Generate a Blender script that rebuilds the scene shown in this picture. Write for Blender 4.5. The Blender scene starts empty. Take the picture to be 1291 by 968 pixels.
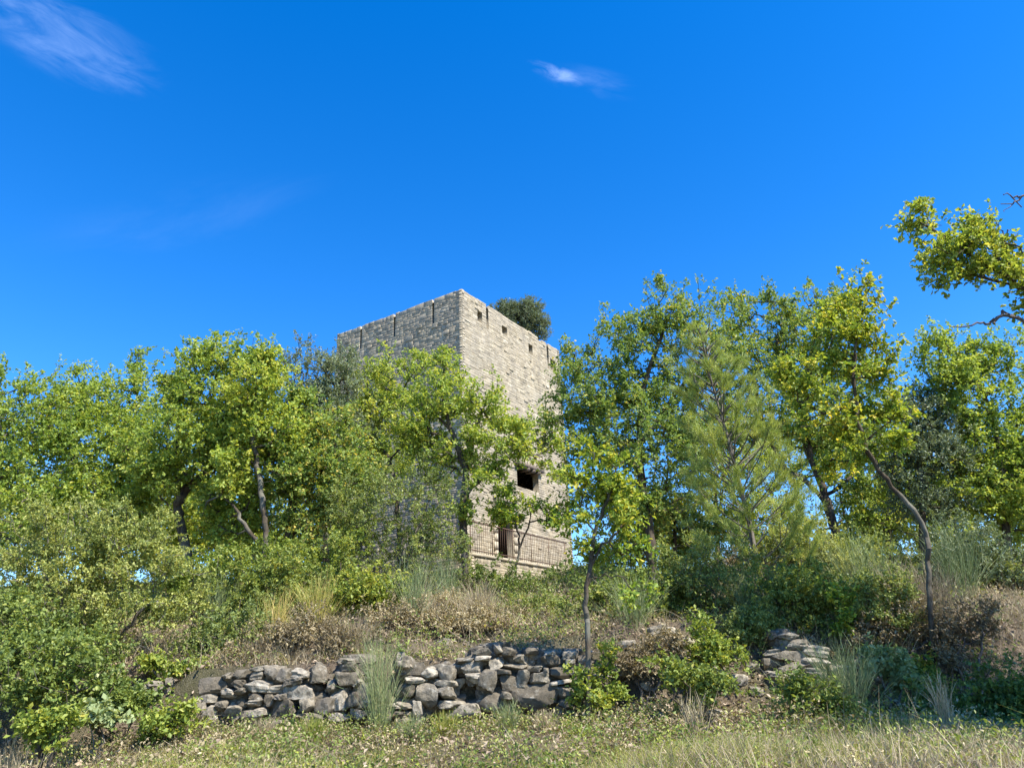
import bpy, math, random
import numpy as np
from mathutils import Matrix, Vector

rng = np.random.default_rng(7)
random.seed(7)
SC = bpy.context.scene
COL = SC.collection

# ------------------------------------------------------------------ camera, light, exposure
PITCH, ROLL, FPX = math.radians(21.2), math.radians(2.4), 932.0
PW, PH = 1291.0, 968.0
CAM = np.array([0.0, 0.0, 1.6])
F = np.array([0, math.cos(PITCH), math.sin(PITCH)])
R0 = np.array([1.0, 0, 0])
U0 = np.array([0, -math.sin(PITCH), math.cos(PITCH)])
RV = math.cos(ROLL) * R0 - math.sin(ROLL) * U0
UV = math.sin(ROLL) * R0 + math.cos(ROLL) * U0

cam = bpy.data.cameras.new('camera')
cam.sensor_width = 36.0
cam.lens = FPX / PW * 36.0
cam.clip_start, cam.clip_end = 0.1, 8000
cob = bpy.data.objects.new('camera', cam)
COL.objects.link(cob)
cob.matrix_world = Matrix(((RV[0], UV[0], -F[0], CAM[0]), (RV[1], UV[1], -F[1], CAM[1]),
                           (RV[2], UV[2], -F[2], CAM[2]), (0, 0, 0, 1)))
SC.camera = cob

SUN_AZ, SUN_EL = math.radians(129), math.radians(52)     # azimuth clockwise from the view direction (+Y)
sun = bpy.data.lights.new('sun', 'SUN')
sun.energy = 4.6
sun.angle = math.radians(0.5)
sun.color = (1.0, 0.94, 0.84)
sob = bpy.data.objects.new('sun', sun)
COL.objects.link(sob)
sd = Vector((math.sin(SUN_AZ) * math.cos(SUN_EL), math.cos(SUN_AZ) * math.cos(SUN_EL), math.sin(SUN_EL)))
sob.rotation_euler = sd.to_track_quat('Z', 'Y').to_euler()
sob.location = (10, -10, 30)

SKY_STRENGTH, SKY_SAT = 0.15, 1.4
SC.view_settings.view_transform = 'Standard'
SC.view_settings.look = 'None'
SC.view_settings.exposure = 1.15
SC.view_settings.gamma = 1.0
SC.view_settings.use_curve_mapping = False


def ray(px, py):
    return (px - PW / 2) / FPX * RV - (py - PH / 2) / FPX * UV + F


def at(px, py, Y):
    d = ray(px, py)
    return CAM + d * (Y / d[1])


def ppm(p):
    """photo pixels per metre at a world point"""
    return FPX / float(np.dot(np.asarray(p) - CAM, F))


def nd(nt, typ, loc=None, **kw):
    n = nt.nodes.new(typ)
    for k, v in kw.items():
        setattr(n, k, v)
    return n


world = bpy.data.worlds.new('World')
SC.world = world
world.use_nodes = True
wt = world.node_tree
wt.nodes.clear()
out = nd(wt, 'ShaderNodeOutputWorld')
bg = nd(wt, 'ShaderNodeBackground')
bg.inputs['Strength'].default_value = SKY_STRENGTH
wt.links.new(bg.outputs[0], out.inputs[0])
sky = nd(wt, 'ShaderNodeTexSky', sky_type='NISHITA', sun_disc=False)
sky.sun_elevation = SUN_EL
sky.sun_rotation = SUN_AZ
sky.altitude = 400
sky.air_density, sky.dust_density, sky.ozone_density = 1.0, 0.15, 3.0
hs = nd(wt, 'ShaderNodeHueSaturation')
hs.inputs['Saturation'].default_value = SKY_SAT
hs.inputs['Hue'].default_value = 0.509
hs.inputs['Value'].default_value = .95
wt.links.new(sky.outputs[0], hs.inputs['Color'])
tc = nd(wt, 'ShaderNodeTexCoord')


def wmath(op, a, b=None, clamp=False):
    n = nd(wt, 'ShaderNodeMath', operation=op, use_clamp=clamp)
    for i, v in enumerate((a, b)):
        if v is None:
            continue
        if isinstance(v, (int, float)):
            n.inputs[i].default_value = v
        else:
            wt.links.new(v, n.inputs[i])
    return n.outputs[0]


def wdot(vec):
    n = nd(wt, 'ShaderNodeVectorMath', operation='DOT_PRODUCT')
    wt.links.new(tc.outputs['Generated'], n.inputs[0])
    n.inputs[1].default_value = tuple(vec)
    return n.outputs['Value']


def cirrus(prev, px, py, ex, ey, sa, sb, opacity, scale, seed, stretch=3.0, lo=0.45, hi=0.8):
    """a wisp of high cloud round one direction of the sky; (ex, ey) a point along its streaks"""
    c = ray(px, py); c = c / np.linalg.norm(c)
    e = ray(ex, ey); e = e / np.linalg.norm(e)
    a = e - c * np.dot(e, c); a /= np.linalg.norm(a)
    b = np.cross(c, a)
    dc = wmath('MAXIMUM', wdot(c), 0.01)
    A = wmath('DIVIDE', wdot(a), dc)
    B = wmath('DIVIDE', wdot(b), dc)
    m = wmath('SQRT', wmath('ADD', wmath('POWER', wmath('DIVIDE', A, sa), 2), wmath('POWER', wmath('DIVIDE', B, sb), 2)))
    m = wmath('SUBTRACT', 1.0, m, True)
    cmb = nd(wt, 'ShaderNodeCombineXYZ')
    wt.links.new(wmath('MULTIPLY', A, scale / stretch), cmb.inputs[0])
    wt.links.new(wmath('MULTIPLY', B, scale), cmb.inputs[1])
    cmb.inputs[2].default_value = seed
    no = nd(wt, 'ShaderNodeTexNoise')
    no.inputs['Scale'].default_value = 1.0
    no.inputs['Detail'].default_value = 7
    no.inputs['Roughness'].default_value = 0.62
    no.inputs['Distortion'].default_value = 0.6
    wt.links.new(cmb.outputs[0], no.inputs['Vector'])
    mr = nd(wt, 'ShaderNodeMapRange', clamp=True, interpolation_type='SMOOTHSTEP')
    wt.links.new(wmath('ADD', no.outputs[0], wmath('MULTIPLY', m, 0.25)), mr.inputs[0])
    mr.inputs[1].default_value = lo
    mr.inputs[2].default_value = hi + 0.2
    ms = nd(wt, 'ShaderNodeMapRange', clamp=True, interpolation_type='SMOOTHSTEP')
    wt.links.new(m, ms.inputs[0])
    ms.inputs[2].default_value = 0.7
    f = wmath('MULTIPLY', wmath('MULTIPLY', mr.outputs[0], ms.outputs[0]), opacity)
    mx = nd(wt, 'ShaderNodeMix', data_type='RGBA')
    wt.links.new(f, mx.inputs[0])
    wt.links.new(prev, mx.inputs[6])
    mx.inputs[7].default_value = (7.0, 8.4, 11.0, 1)
    return mx.outputs[2]


skyc = hs.outputs[0]
skyc = cirrus(skyc, 85, 48, 165, 88, 0.12, 0.055, 0.085, 40, 3.1, 3.2)
skyc = cirrus(skyc, 702, 92, 760, 112, 0.045, 0.013, 0.13, 70, 8.7, 2.2)
skyc = cirrus(skyc, 745, 104, 800, 115, 0.075, 0.022, 0.05, 30, 5.2, 2.5)
skyc = cirrus(skyc, 240, 270, 420, 240, 0.22, 0.06, 0.015, 14, 1.4, 3)
wt.links.new(skyc, bg.inputs['Color'])

# ------------------------------------------------------------------ materials


def mat(name):
    m = bpy.data.materials.new(name)
    m.use_nodes = True
    nt = m.node_tree
    return m, nt, nt.nodes['Principled BSDF'], nt.nodes['Material Output']


def ramp(nt, stops, fac):
    n = nd(nt, 'ShaderNodeValToRGB')
    el = n.color_ramp.elements
    while len(el) < len(stops):
        el.new(0.5)
    for e, (p, c) in zip(el, stops):
        e.position = p
        e.color = (*c, 1)
    nt.links.new(fac, n.inputs[0])
    return n.outputs[0]


def noise(nt, scale, detail=4, rough=0.55, vec=None, dist=0.0):
    n = nd(nt, 'ShaderNodeTexNoise')
    n.inputs['Scale'].default_value = scale
    n.inputs['Detail'].default_value = detail
    n.inputs['Roughness'].default_value = rough
    n.inputs['Distortion'].default_value = dist
    if vec is None:
        g = nt.nodes.get('geo') or nd(nt, 'ShaderNodeNewGeometry', name='geo')
        vec = g.outputs['Position']
    nt.links.new(vec, n.inputs['Vector'])
    return n.outputs[0]


def mixc(nt, f, a, b, mode='MIX'):
    n = nd(nt, 'ShaderNodeMix', data_type='RGBA', blend_type=mode)
    for i, v in ((0, f), (6, a), (7, b)):
        if isinstance(v, (int, float)):
            n.inputs[i].default_value = v
        elif isinstance(v, tuple):
            n.inputs[i].default_value = (*v, 1)
        else:
            nt.links.new(v, n.inputs[i])
    return n.outputs[2]


def bump(nt, h, bsdf, strength=0.5, dist=0.02):
    n = nd(nt, 'ShaderNodeBump')
    n.inputs['Strength'].default_value = strength
    n.inputs['Distance'].default_value = dist
    nt.links.new(h, n.inputs['Height'])
    nt.links.new(n.outputs[0], bsdf.inputs['Normal'])


def attr(nt, name='tint'):
    n = nd(nt, 'ShaderNodeAttribute', attribute_name=name)
    return n.outputs['Fac']


def leaf_mat(name, stops, rough=0.5, spec=0.35, trans=0.38, warm=(1.25, 1.15, 0.6), gain=1.6, rg=1.15):
    m, nt, b, o = mat(name)
    c = ramp(nt, [(p, (min(.8, q[0] * gain * rg), min(.8, q[1] * gain), min(.8, q[2] * gain * 1.15))) for p, q in stops], attr(nt))
    nt.links.new(c, b.inputs['Base Color'])
    b.inputs['Roughness'].default_value = rough
    b.inputs['Specular IOR Level'].default_value = spec
    t = nd(nt, 'ShaderNodeBsdfTranslucent')
    tcx = mixc(nt, 1.0, c, warm, 'MULTIPLY')
    nt.links.new(tcx, t.inputs[0])
    mx = nd(nt, 'ShaderNodeMixShader')
    mx.inputs[0].default_value = trans
    nt.links.new(b.outputs[0], mx.inputs[1])
    nt.links.new(t.outputs[0], mx.inputs[2])
    nt.links.new(mx.outputs[0], o.inputs[0])
    return m


M = {}
M['oak'] = leaf_mat('oak_leaf', [(0, (.05, .085, .018)), (.35, (.095, .15, .025)), (.7, (.165, .215, .035)), (1, (.27, .275, .05))], gain=2.2, rg=1.06, trans=.47)
M['oak_dark'] = leaf_mat('dark_oak_leaf', [(0, (.028, .065, .018)), (.4, (.055, .12, .026)), (.75, (.095, .165, .033)), (1, (.22, .235, .05))], gain=2.3, rg=1.36, trans=.46)
M['oak_yellow'] = leaf_mat('yellow_oak_leaf', [(0, (.05, .11, .02)), (.35, (.11, .18, .026)), (.7, (.20, .245, .03)), (1, (.36, .33, .045))], gain=2.0, rg=1.08, trans=.45)
M['holm'] = leaf_mat('holm_oak_leaf', [(0, (.045, .068, .034)), (.4, (.08, .112, .052)), (.75, (.13, .165, .08)), (1, (.21, .235, .13))], trans=.28, rough=.45, spec=.45, gain=2.0, rg=1.08)
M['kermes'] = leaf_mat('kermes_leaf', [(0, (.055, .085, .024)), (.4, (.12, .165, .04)), (.75, (.20, .235, .055)), (1, (.27, .29, .08))], trans=.35, rg=1.08, gain=1.75)
M['bush'] = leaf_mat('green_bush_leaf', [(0, (.045, .075, .02)), (.4, (.085, .135, .028)), (.75, (.14, .195, .036)), (1, (.25, .27, .055))], gain=1.75)
M['lime'] = leaf_mat('bright_bush_leaf', [(0, (.06, .11, .02)), (.4, (.12, .18, .028)), (.75, (.20, .245, .036)), (1, (.32, .32, .06))], gain=1.75)
M['pale'] = leaf_mat('pale_leaf', [(0, (.12, .19, .07)), (.5, (.2, .27, .11)), (1, (.33, .36, .16))])
M['brown'] = leaf_mat('withered_leaf', [(0, (.10, .075, .04)), (.4, (.19, .145, .07)), (.75, (.28, .22, .11)), (1, (.38, .31, .16))], trans=.25, gain=1.5, rg=.95)
M['pine'] = leaf_mat('pine_needle', [(0, (.065, .10, .022)), (.4, (.12, .17, .032)), (.75, (.19, .23, .05)), (1, (.30, .30, .08))], trans=.3, gain=2.2, rg=1.1)
M['broom'] = leaf_mat('broom_stem', [(0, (.05, .09, .035)), (.4, (.10, .15, .055)), (.75, (.17, .21, .08)), (1, (.28, .27, .13))], trans=.15)
M['dry'] = leaf_mat('dry_stem', [(0, (.13, .10, .06)), (.4, (.25, .19, .10)), (.75, (.38, .30, .16)), (1, (.5, .42, .25))], trans=.2, warm=(1.1, 1, .8), gain=1.35, rg=.95)
M['grass'] = leaf_mat('grass_blade', [(0, (.06, .11, .02)), (.35, (.12, .18, .03)), (.65, (.22, .25, .05)), (1, (.40, .34, .12))], trans=.35)
M['litter'] = leaf_mat('leaf_litter', [(0, (.08, .052, .032)), (.35, (.16, .11, .065)), (.7, (.26, .185, .11)), (1, (.40, .31, .2))], trans=.08, warm=(1.1, 1, .8), gain=1.5, rg=.93)


def bark(name, a, b_, sc=14):
    m, nt, b, o = mat(name)
    tcn = nd(nt, 'ShaderNodeTexCoord')
    mp = nd(nt, 'ShaderNodeMapping')
    mp.inputs['Scale'].default_value = (1, 1, .25)
    nt.links.new(tcn.outputs['Object'], mp.inputs[0])
    n = noise(nt, sc, 6, .65, mp.outputs[0], .3)
    n2 = noise(nt, 1.7, 3)
    c = ramp(nt, [(.3, a), (.62, b_)], n)
    c = mixc(nt, ramp(nt, [(.5, (0, 0, 0)), (.68, (.5, .5, .5))], n2), c, (.27, .27, .22))
    nt.links.new(c, b.inputs['Base Color'])
    b.inputs['Roughness'].default_value = .9
    b.inputs['Specular IOR Level'].default_value = .15
    bump(nt, n, b, .9, .03)
    return m


M['bark'] = bark('oak_bark', (.03, .024, .017), (.105, .084, .06))
M['bark_pale'] = bark('pale_bark', (.06, .05, .04), (.2, .175, .14))
M['bark_dead'] = bark('dead_wood', (.06, .05, .042), (.2, .17, .15))


def stone_mat(name, stops, fine=26, dark=.35, lichen=.3, bs=.7, bd=.02, warm=None, streaks=False):
    m, nt, b, o = mat(name)
    c = ramp(nt, stops, attr(nt))
    n1 = noise(nt, fine, 8, .65)
    n2 = noise(nt, 3.2, 6, .6, None, .4)
    n3 = noise(nt, 90, 3, .6)
    c = mixc(nt, ramp(nt, [(.35, (.8, .8, .8)), (.6, (0, 0, 0))], n1), c, tuple(x * dark for x in stops[1][1]))
    c = mixc(nt, ramp(nt, [(.52, (0, 0, 0)), (.66, (lichen,) * 3)], n2), c, (.12, .11, .095))
    c = mixc(nt, ramp(nt, [(.56, (0, 0, 0)), (.7, (.55,) * 3)], noise(nt, 9, 6, .7)), c, (.54, .51, .43))
    if warm:
        c = mixc(nt, ramp(nt, [(.5, (0, 0, 0)), (.7, (.6,) * 3)], noise(nt, 1.1, 4)), c, warm)
    if streaks:
        mp = nd(nt, 'ShaderNodeMapping')
        mp.inputs['Scale'].default_value = (1.6, 1.6, .16)
        nt.links.new(nt.nodes['geo'].outputs['Position'], mp.inputs[0])
        st = noise(nt, 1.0, 7, .65, mp.outputs[0], .5)
        c = mixc(nt, ramp(nt, [(.48, (0, 0, 0)), (.66, (.5,) * 3)], st), c, (.22, .195, .155))
        c = mixc(nt, ramp(nt, [(.5, (0, 0, 0)), (.6, (.38,) * 3)], noise(nt, .55, 8, .7)), c, (.30, .275, .225))
    nt.links.new(c, b.inputs['Base Color'])
    b.inputs['Roughness'].default_value = .92
    b.inputs['Specular IOR Level'].default_value = .2
    h = nd(nt, 'ShaderNodeMath', operation='ADD')
    nt.links.new(n1, h.inputs[0])
    h2 = nd(nt, 'ShaderNodeMath', operation='MULTIPLY')
    nt.links.new(n3, h2.inputs[0]); h2.inputs[1].default_value = .4
    nt.links.new(h2.outputs[0], h.inputs[1])
    bump(nt, h.outputs[0], b, bs, bd)
    return m


M['ashlar'] = stone_mat('weathered_limestone', [(0, (.28, .23, .155)), (.4, (.42, .355, .245)), (.75, (.51, .44, .315)), (1, (.61, .54, .41))], 24, .6, .4, .5, .012, (.42, .35, .245), True)
M['mortar'] = stone_mat('old_mortar', [(0, (.26, .22, .155)), (.5, (.32, .275, .195)), (1, (.38, .33, .24))], 30, .6, .3)
M['rock'] = stone_mat('grey_limestone', [(0, (.11, .092, .066)), (.4, (.23, .197, .145)), (.75, (.37, .325, .245)), (1, (.52, .46, .36))], 13, .3, .7, .9, .03)


def plain(name, a, b_, sc, rough, metal=0.0, bs=.3):
    m, nt, b, o = mat(name)
    n = noise(nt, sc, 6, .65)
    nt.links.new(ramp(nt, [(.35, a), (.65, b_)], n), b.inputs['Base Color'])
    b.inputs['Roughness'].default_value = rough
    b.inputs['Metallic'].default_value = metal
    bump(nt, n, b, bs, .01)
    return m


M['iron'] = plain('rusty_iron', (.07, .045, .032), (.15, .085, .055), 30, .75, .3)
M['timber'] = plain('old_timber', (.07, .05, .036), (.17, .13, .09), 18, .85)
M['door'] = plain('dark_door_wood', (.014, .011, .009), (.035, .026, .02), 14, .7)

m, nt, b, o = mat('earth')
n1 = noise(nt, .9, 6, .6)
n2 = noise(nt, 9, 8, .7)
n3 = noise(nt, 55, 4, .7)
c = ramp(nt, [(.3, (.11, .082, .055)), (.5, (.19, .145, .10)), (.7, (.28, .225, .16))], n2)
c = mixc(nt, ramp(nt, [(.45, (0, 0, 0)), (.62, (.6,) * 3)], n1), c, (.085, .10, .038))
c = mixc(nt, ramp(nt, [(.55, (0, 0, 0)), (.7, (.7,) * 3)], n3), c, (.36, .31, .24))
nt.links.new(c, b.inputs['Base Color'])
b.inputs['Roughness'].default_value = .95
b.inputs['Specular IOR Level'].default_value = .1
h = nd(nt, 'ShaderNodeMath', operation='ADD')
nt.links.new(n2, h.inputs[0]); nt.links.new(n3, h.inputs[1])
bump(nt, h.outputs[0], b, 1.0, .06)
M['earth'] = m

# ------------------------------------------------------------------ object helpers


def mesh_np(name, verts, loops, starts, material, tint=None, smooth=False):
    me = bpy.data.meshes.new(name)
    verts = np.ascontiguousarray(verts, np.float32).reshape(-1, 3)
    me.vertices.add(len(verts))
    me.vertices.foreach_set('co', verts.ravel())
    loops = np.ascontiguousarray(loops, np.int32).ravel()
    me.loops.add(len(loops))
    me.loops.foreach_set('vertex_index', loops)
    me.polygons.add(len(starts))
    me.polygons.foreach_set('loop_start', np.ascontiguousarray(starts, np.int32))
    if tint is not None:
        a = me.attributes.new('tint', 'FLOAT', 'FACE')
        a.data.foreach_set('value', np.ascontiguousarray(tint, np.float32))
    if smooth:
        me.polygons.foreach_set('use_smooth', np.ones(len(starts), bool))
    me.update(calc_edges=True)
    me.materials.append(material)
    return me


class Geo:
    """collects polygons of one size (3 or 4 corners) for one mesh"""
    def __init__(s, k=4):
        s.k, s.v, s.f, s.t, s.n = k, [], [], [], 0

    def add(s, v, f, t=0.5):
        v = np.asarray(v, float).reshape(-1, 3)
        f = np.asarray(f, int).reshape(-1, s.k)
        s.v.append(v); s.f.append(f + s.n); s.n += len(v)
        s.t.append(np.broadcast_to(np.asarray(t, float), (len(f),)))

    def mesh(s, name, material, origin=(0, 0, 0), smooth=False):
        v = np.concatenate(s.v) - np.asarray(origin)
        f = np.concatenate(s.f)
        return mesh_np(name, v, f, np.arange(len(f)) * s.k, material, np.concatenate(s.t), smooth)


def link(name, me, parent=None, loc=(0, 0, 0)):
    o = bpy.data.objects.new(name, me)
    COL.objects.link(o)
    o.location = loc
    if parent:
        o.parent = parent
    return o


def tag(o, label, cat, group=None):
    o['label'] = label
    o['category'] = cat
    if group:
        o['group'] = group
    return o


def thing(name, label, cat, loc, group=None):
    return tag(link(name, None, None, tuple(loc)), label, cat, group)


BOXF = np.array([[0, 3, 2, 1], [4, 5, 6, 7], [0, 1, 5, 4], [1, 2, 6, 5], [2, 3, 7, 6], [3, 0, 4, 7]])


def box_axes(g, c, ax, ay, az, t=.5):
    """box centred at c with half axes"""
    c, ax, ay, az = map(np.asarray, (c, ax, ay, az))
    v = [c - ax - ay - az, c + ax - ay - az, c + ax + ay - az, c - ax + ay - az,
         c - ax - ay + az, c + ax - ay + az, c + ax + ay + az, c - ax + ay + az]
    g.add(v, BOXF, t)


def bar(g, a, b_, r, t=.5, up=(0, 0, 1)):
    a, b_ = np.asarray(a, float), np.asarray(b_, float)
    d = b_ - a
    L = np.linalg.norm(d); d /= L
    s = np.cross(d, up)
    if np.linalg.norm(s) < .05:
        s = np.cross(d, (1, 0, 0))
    s /= np.linalg.norm(s)
    q = np.cross(s, d)
    box_axes(g, (a + b_) / 2, d * L / 2, s * r, q * r, t)


# ------------------------------------------------------------------ the ground
PROF_Y = [-60, 0, 3, 6, 9, 10.4, 10.55, 11.6, 14, 18, 22, 26, 29, 34, 45, 70, 140, 400, 3500]
PROF_Z = [-.4, 0, .34, .70, .84, .84, .88, 1.98, 2.45, 3.15, 3.85, 4.5, 4.8, 4.9, 4.5, 2, -10, -26, -34]
_k = [(rng.uniform(.25, 2.4), rng.uniform(0, 6.28), rng.uniform(0, 6.28)) for _ in range(16)]


def ground(x, y):
    x = np.asarray(x, float); y = np.asarray(y, float)
    z = np.interp(y, PROF_Y, PROF_Z)
    # retained terrace behind the dry stone wall: a sharp step there, a soft bank elsewhere
    w = np.clip((x + 5.1) / .5, 0, 1) * np.clip((1.55 - x) / .5, 0, 1)
    step = .86 + (np.clip((y - 10.86) / .14, 0, 1)) * .88 + np.clip((y - 11.0) / 1.2, 0, 1) * .2
    z = np.where((y > 10.45) & (y < 12.2), z * (1 - w) + np.minimum(step, np.maximum(z, step)) * w, z)
    z = z + .45 * np.exp(-((y - 21) / 6) ** 2) * np.clip((-x - 1) / 4, 0, 1)
    n = sum(np.sin(x * f * math.cos(a) + y * f * math.sin(a) + p) / (1 + f) for f, a, p in _k)
    z = z + .05 * np.exp(-((y - 8) / 2.5) ** 2) * (np.sin(x * 1.7 + y * .9) + np.sin(x * 3.1 - y * 2.3 + 1) * .7)
    z = z + n * .035 * np.clip((np.abs(y) + 2) / 5, .4, 3) * (1 - .8 * w * (np.abs(y - 10.9) < .6))
    return z


def axis(segs):
    a = []
    for lo, hi, st in segs:
        a.append(np.arange(lo, hi, st))
    return np.concatenate(a + [np.array([segs[-1][1]])])


gx = axis([(-4000, -600, 400), (-600, -100, 60), (-100, -30, 7), (-30, -12, 1.2), (-12, 12, .14), (12, 30, 1.2), (30, 100, 7), (100, 600, 60), (600, 4000, 400)])
gy = axis([(-1500, -200, 200), (-200, -20, 20), (-20, 2, 1.5), (2, 10.3, .16), (10.3, 11.4, .05), (11.4, 30, .2), (30, 60, 1.5), (60, 200, 10), (200, 900, 70), (900, 4000, 400)])
X, Y_ = np.meshgrid(gx, gy)
Z = ground(X, Y_)
nx, ny = len(gx), len(gy)
idx = np.arange(nx * ny).reshape(ny, nx)
fq = np.stack([idx[:-1, :-1], idx[:-1, 1:], idx[1:, 1:], idx[1:, :-1]], -1).reshape(-1, 4)
me = mesh_np('ground', np.stack([X, Y_, Z], -1), fq, np.arange(len(fq)) * 4, M['earth'], None, True)
go = link('ground', me)
go['kind'] = 'structure'


def gpt(px, Y):
    """ground point seen in column px at distance Y"""
    x = 0.0
    p = at(px, 760, Y)
    for _ in range(6):
        z = float(ground(p[0], Y))
        d = ray(px, 760)
        # move along the image column until the height matches
        lo, hi = 0.0, 968.0
        for _ in range(30):
            mid = (lo + hi) / 2
            if at(px, mid, Y)[2] > z:
                lo = mid
            else:
                hi = mid
        p = at(px, lo, Y)
    return np.array([p[0], Y, float(ground(p[0], Y))])


# ------------------------------------------------------------------ the tower
TY = 26.0
C_top = at(582, 364, TY)
az_r, az_l = math.radians(32.5), math.radians(-57.4)
dr = np.array([math.sin(az_r), math.cos(az_r), 0])
dl = np.array([math.sin(az_l), math.cos(az_l), 0])


def hit(px, py, P, n):
    d = ray(px, py)
    t = np.dot(P - CAM, n) / np.dot(d, n)
    return CAM + d * t


n_r = np.array([dr[1], -dr[0], 0])          # outward normal of the sunny face
n_l = np.array([-dl[1], dl[0], 0])          # outward normal of the shaded face
WR = float(np.dot(hit(704, 441, C_top, n_r) - C_top, dr))
WL = float(np.dot(hit(426, 420, C_top, n_l) - C_top, dl))
ZT = float(C_top[2])
ZB = 3.6
HT = ZT - ZB
TO = np.array([C_top[0], C_top[1], ZB])
print('tower', WR, WL, ZT, hit(704, 441, C_top, n_r)[2], hit(426, 420, C_top, n_l)[2], TO)


def uv_r(px, py):
    p = hit(px, py, C_top, n_r) - TO
    return float(np.dot(p, dr)), float(p[2])


def uv_l(px, py):
    p = hit(px, py, C_top, n_l) - TO
    return float(np.dot(p, dl)), float(p[2])


def rect(fn, x0, y0, x1, y1):
    a = fn(x0, (y0 + y1) / 2); b_ = fn(x1, (y0 + y1) / 2)
    c = fn((x0 + x1) / 2, y1); d = fn((x0 + x1) / 2, y0)
    return (min(a[0], b_[0]), c[1], max(a[0], b_[0]), d[1])


def slot(fn, x, y0, y1, w=.10):
    a = fn(x, y0); b_ = fn(x, y1)
    return (a[0] - w / 2, b_[1], a[0] + w / 2, HT + .3)


open_r = [slot(uv_r, 614, 383, 414, .17), slot(uv_r, 690, 436, 464, .16),
          rect(uv_r, 602, 392, 608, 406), rect(uv_r, 633, 412, 639.5, 421), rect(uv_r, 666.5, 434, 671.5, 446),
          rect(uv_r, 694, 454, 700, 466), rect(uv_r, 625, 537, 633, 547)]
hole = rect(uv_r, 652, 592, 679, 617)
doorway = rect(uv_r, 627, 634, 647, 706)
open_r += [hole, doorway]
open_l = [slot(uv_l, 546, 374, 408), slot(uv_l, 497.5, 394, 424), slot(uv_l, 455.5, 410, 440)]
print('door', doorway, 'hole', hole)


def face_core(g, O, du, n, W, H, openings, depth, inset):
    us = sorted({0.0, W, *[min(max(o[0], 0), W) for o in openings], *[min(max(o[2], 0), W) for o in openings]})
    vs = sorted({0.0, H, *[min(max(o[1], 0), H) for o in openings], *[min(max(o[3], 0), H) for o in openings]})
    P = lambda u, v, d=0: O + du * u + np.array([0, 0, v]) - n * (inset + d)
    for i in range(len(us) - 1):
        for j in range(len(vs) - 1):
            u, v = (us[i] + us[i + 1]) / 2, (vs[j] + vs[j + 1]) / 2
            if any(o[0] < u < o[2] and o[1] < v < o[3] for o in openings):
                continue
            g.add([P(us[i], vs[j]), P(us[i + 1], vs[j]), P(us[i + 1], vs[j + 1]), P(us[i], vs[j + 1])], [[0, 1, 2, 3]], .4)
    for o in openings:
        a, b_, c, d = o[0], o[1], o[2], min(o[3], H)
        big = (c - a) > .4 and (d - b_) > .6
        dp = .28 if big else depth
        q = [P(a, b_), P(c, b_), P(c, d), P(a, d), P(a, b_, dp), P(c, b_, dp), P(c, d, dp), P(a, d, dp)]
        g.add(q, [[0, 4, 7, 3], [1, 2, 6, 5], [0, 1, 5, 4], [3, 7, 6, 2]] + ([] if big else [[4, 5, 6, 7]]), .3)


def face_stones(g, O, du, n, W, H, openings, seed, ragged=True):
    r = np.random.default_rng(seed)
    v = 0.0
    ci = 0
    up = np.array([0, 0, 1.0])
    while v < H - .05:
        h = r.choice([.08, .10, .125, .15, .19], p=[.2, .32, .28, .15, .05])
        if v + h > H - .1:
            h = H - v
        top = v + h > H - .01
        spans = [(-.03, W + .03)]
        for o in openings:
            if o[1] < v + h * .6 and o[3] > v + h * .4:
                ns = []
                for a, b_ in spans:
                    if o[2] <= a or o[0] >= b_:
                        ns.append((a, b_))
                    else:
                        if o[0] - a > .04: ns.append((a, o[0]))
                        if b_ - o[2] > .04: ns.append((o[2], b_))
                spans = ns
        ctint = r.normal(0, .05)
        for a, b_ in spans:
            u = a
            while u < b_ - .02:
                L = r.uniform(.10, .38) * (1.35 if h > .2 else 1)
                if u <= 0:
                    L = r.uniform(.28, .55)
                if u + L > b_ - .14:
                    L = b_ - u
                if ragged and top and r.random() < .04:
                    u += L
                    continue
                gap = r.uniform(.001, .005)
                ext = r.uniform(.0, .006) + (.03 if r.random() < .03 else 0)
                hh = h if not (ragged and top) else h + r.uniform(-.035, .015)
                if r.random() < .08:
                    ext -= .012
                sl = r.normal(0, .004)
                u0, u1, v0, v1 = u + gap, u + L - gap, v + gap + sl, v + hh - gap + r.normal(0, .004)
                ch = r.uniform(.002, .004)
                halves = [(v0, v1)]
                if hh > .11 and r.random() < .3:
                    vm = v0 + (v1 - v0) * r.uniform(.35, .65)
                    halves = [(v0, vm - .005), (vm + .005, v1)]
                for v0, v1 in halves:
                    jj = lambda: r.uniform(-.003, .003)
                    P = lambda uu, vv, d: O + du * uu + up * vv + n * d
                    q = [P(u0 + jj() * .4, v0, -.12), P(u1, v0 + jj() * .4, -.12), P(u1, v1, -.12), P(u0, v1, -.12),
                         P(u0 + jj() * .4, v0 + jj() * .5, ext - ch), P(u1 + jj() * .4, v0 + jj() * .5, ext - ch), P(u1 + jj() * .4, v1 + jj() * .5, ext - ch), P(u0 + jj() * .4, v1 + jj() * .5, ext - ch),
                         P(u0 + ch + abs(jj()), v0 + ch + abs(jj()), ext + jj()), P(u1 - ch - abs(jj()), v0 + ch + abs(jj()), ext + jj()), P(u1 - ch - abs(jj()), v1 - ch - abs(jj()), ext + jj()), P(u0 + ch + abs(jj()), v1 - ch - abs(jj()), ext + jj())]
                    f = [[8, 9, 10, 11]]
                    for k in range(4):
                        f.append([4 + k, 4 + (k + 1) % 4, 8 + (k + 1) % 4, 8 + k])
                        f.append([k, (k + 1) % 4, 4 + (k + 1) % 4, 4 + k])
                    g.add(q, f, float(np.clip(.5 + ctint * .6 + r.normal(0, .2) - (.3 if r.random() < .06 else 0), 0, 1)))
                u += L
        v += h
        ci += 1


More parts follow.
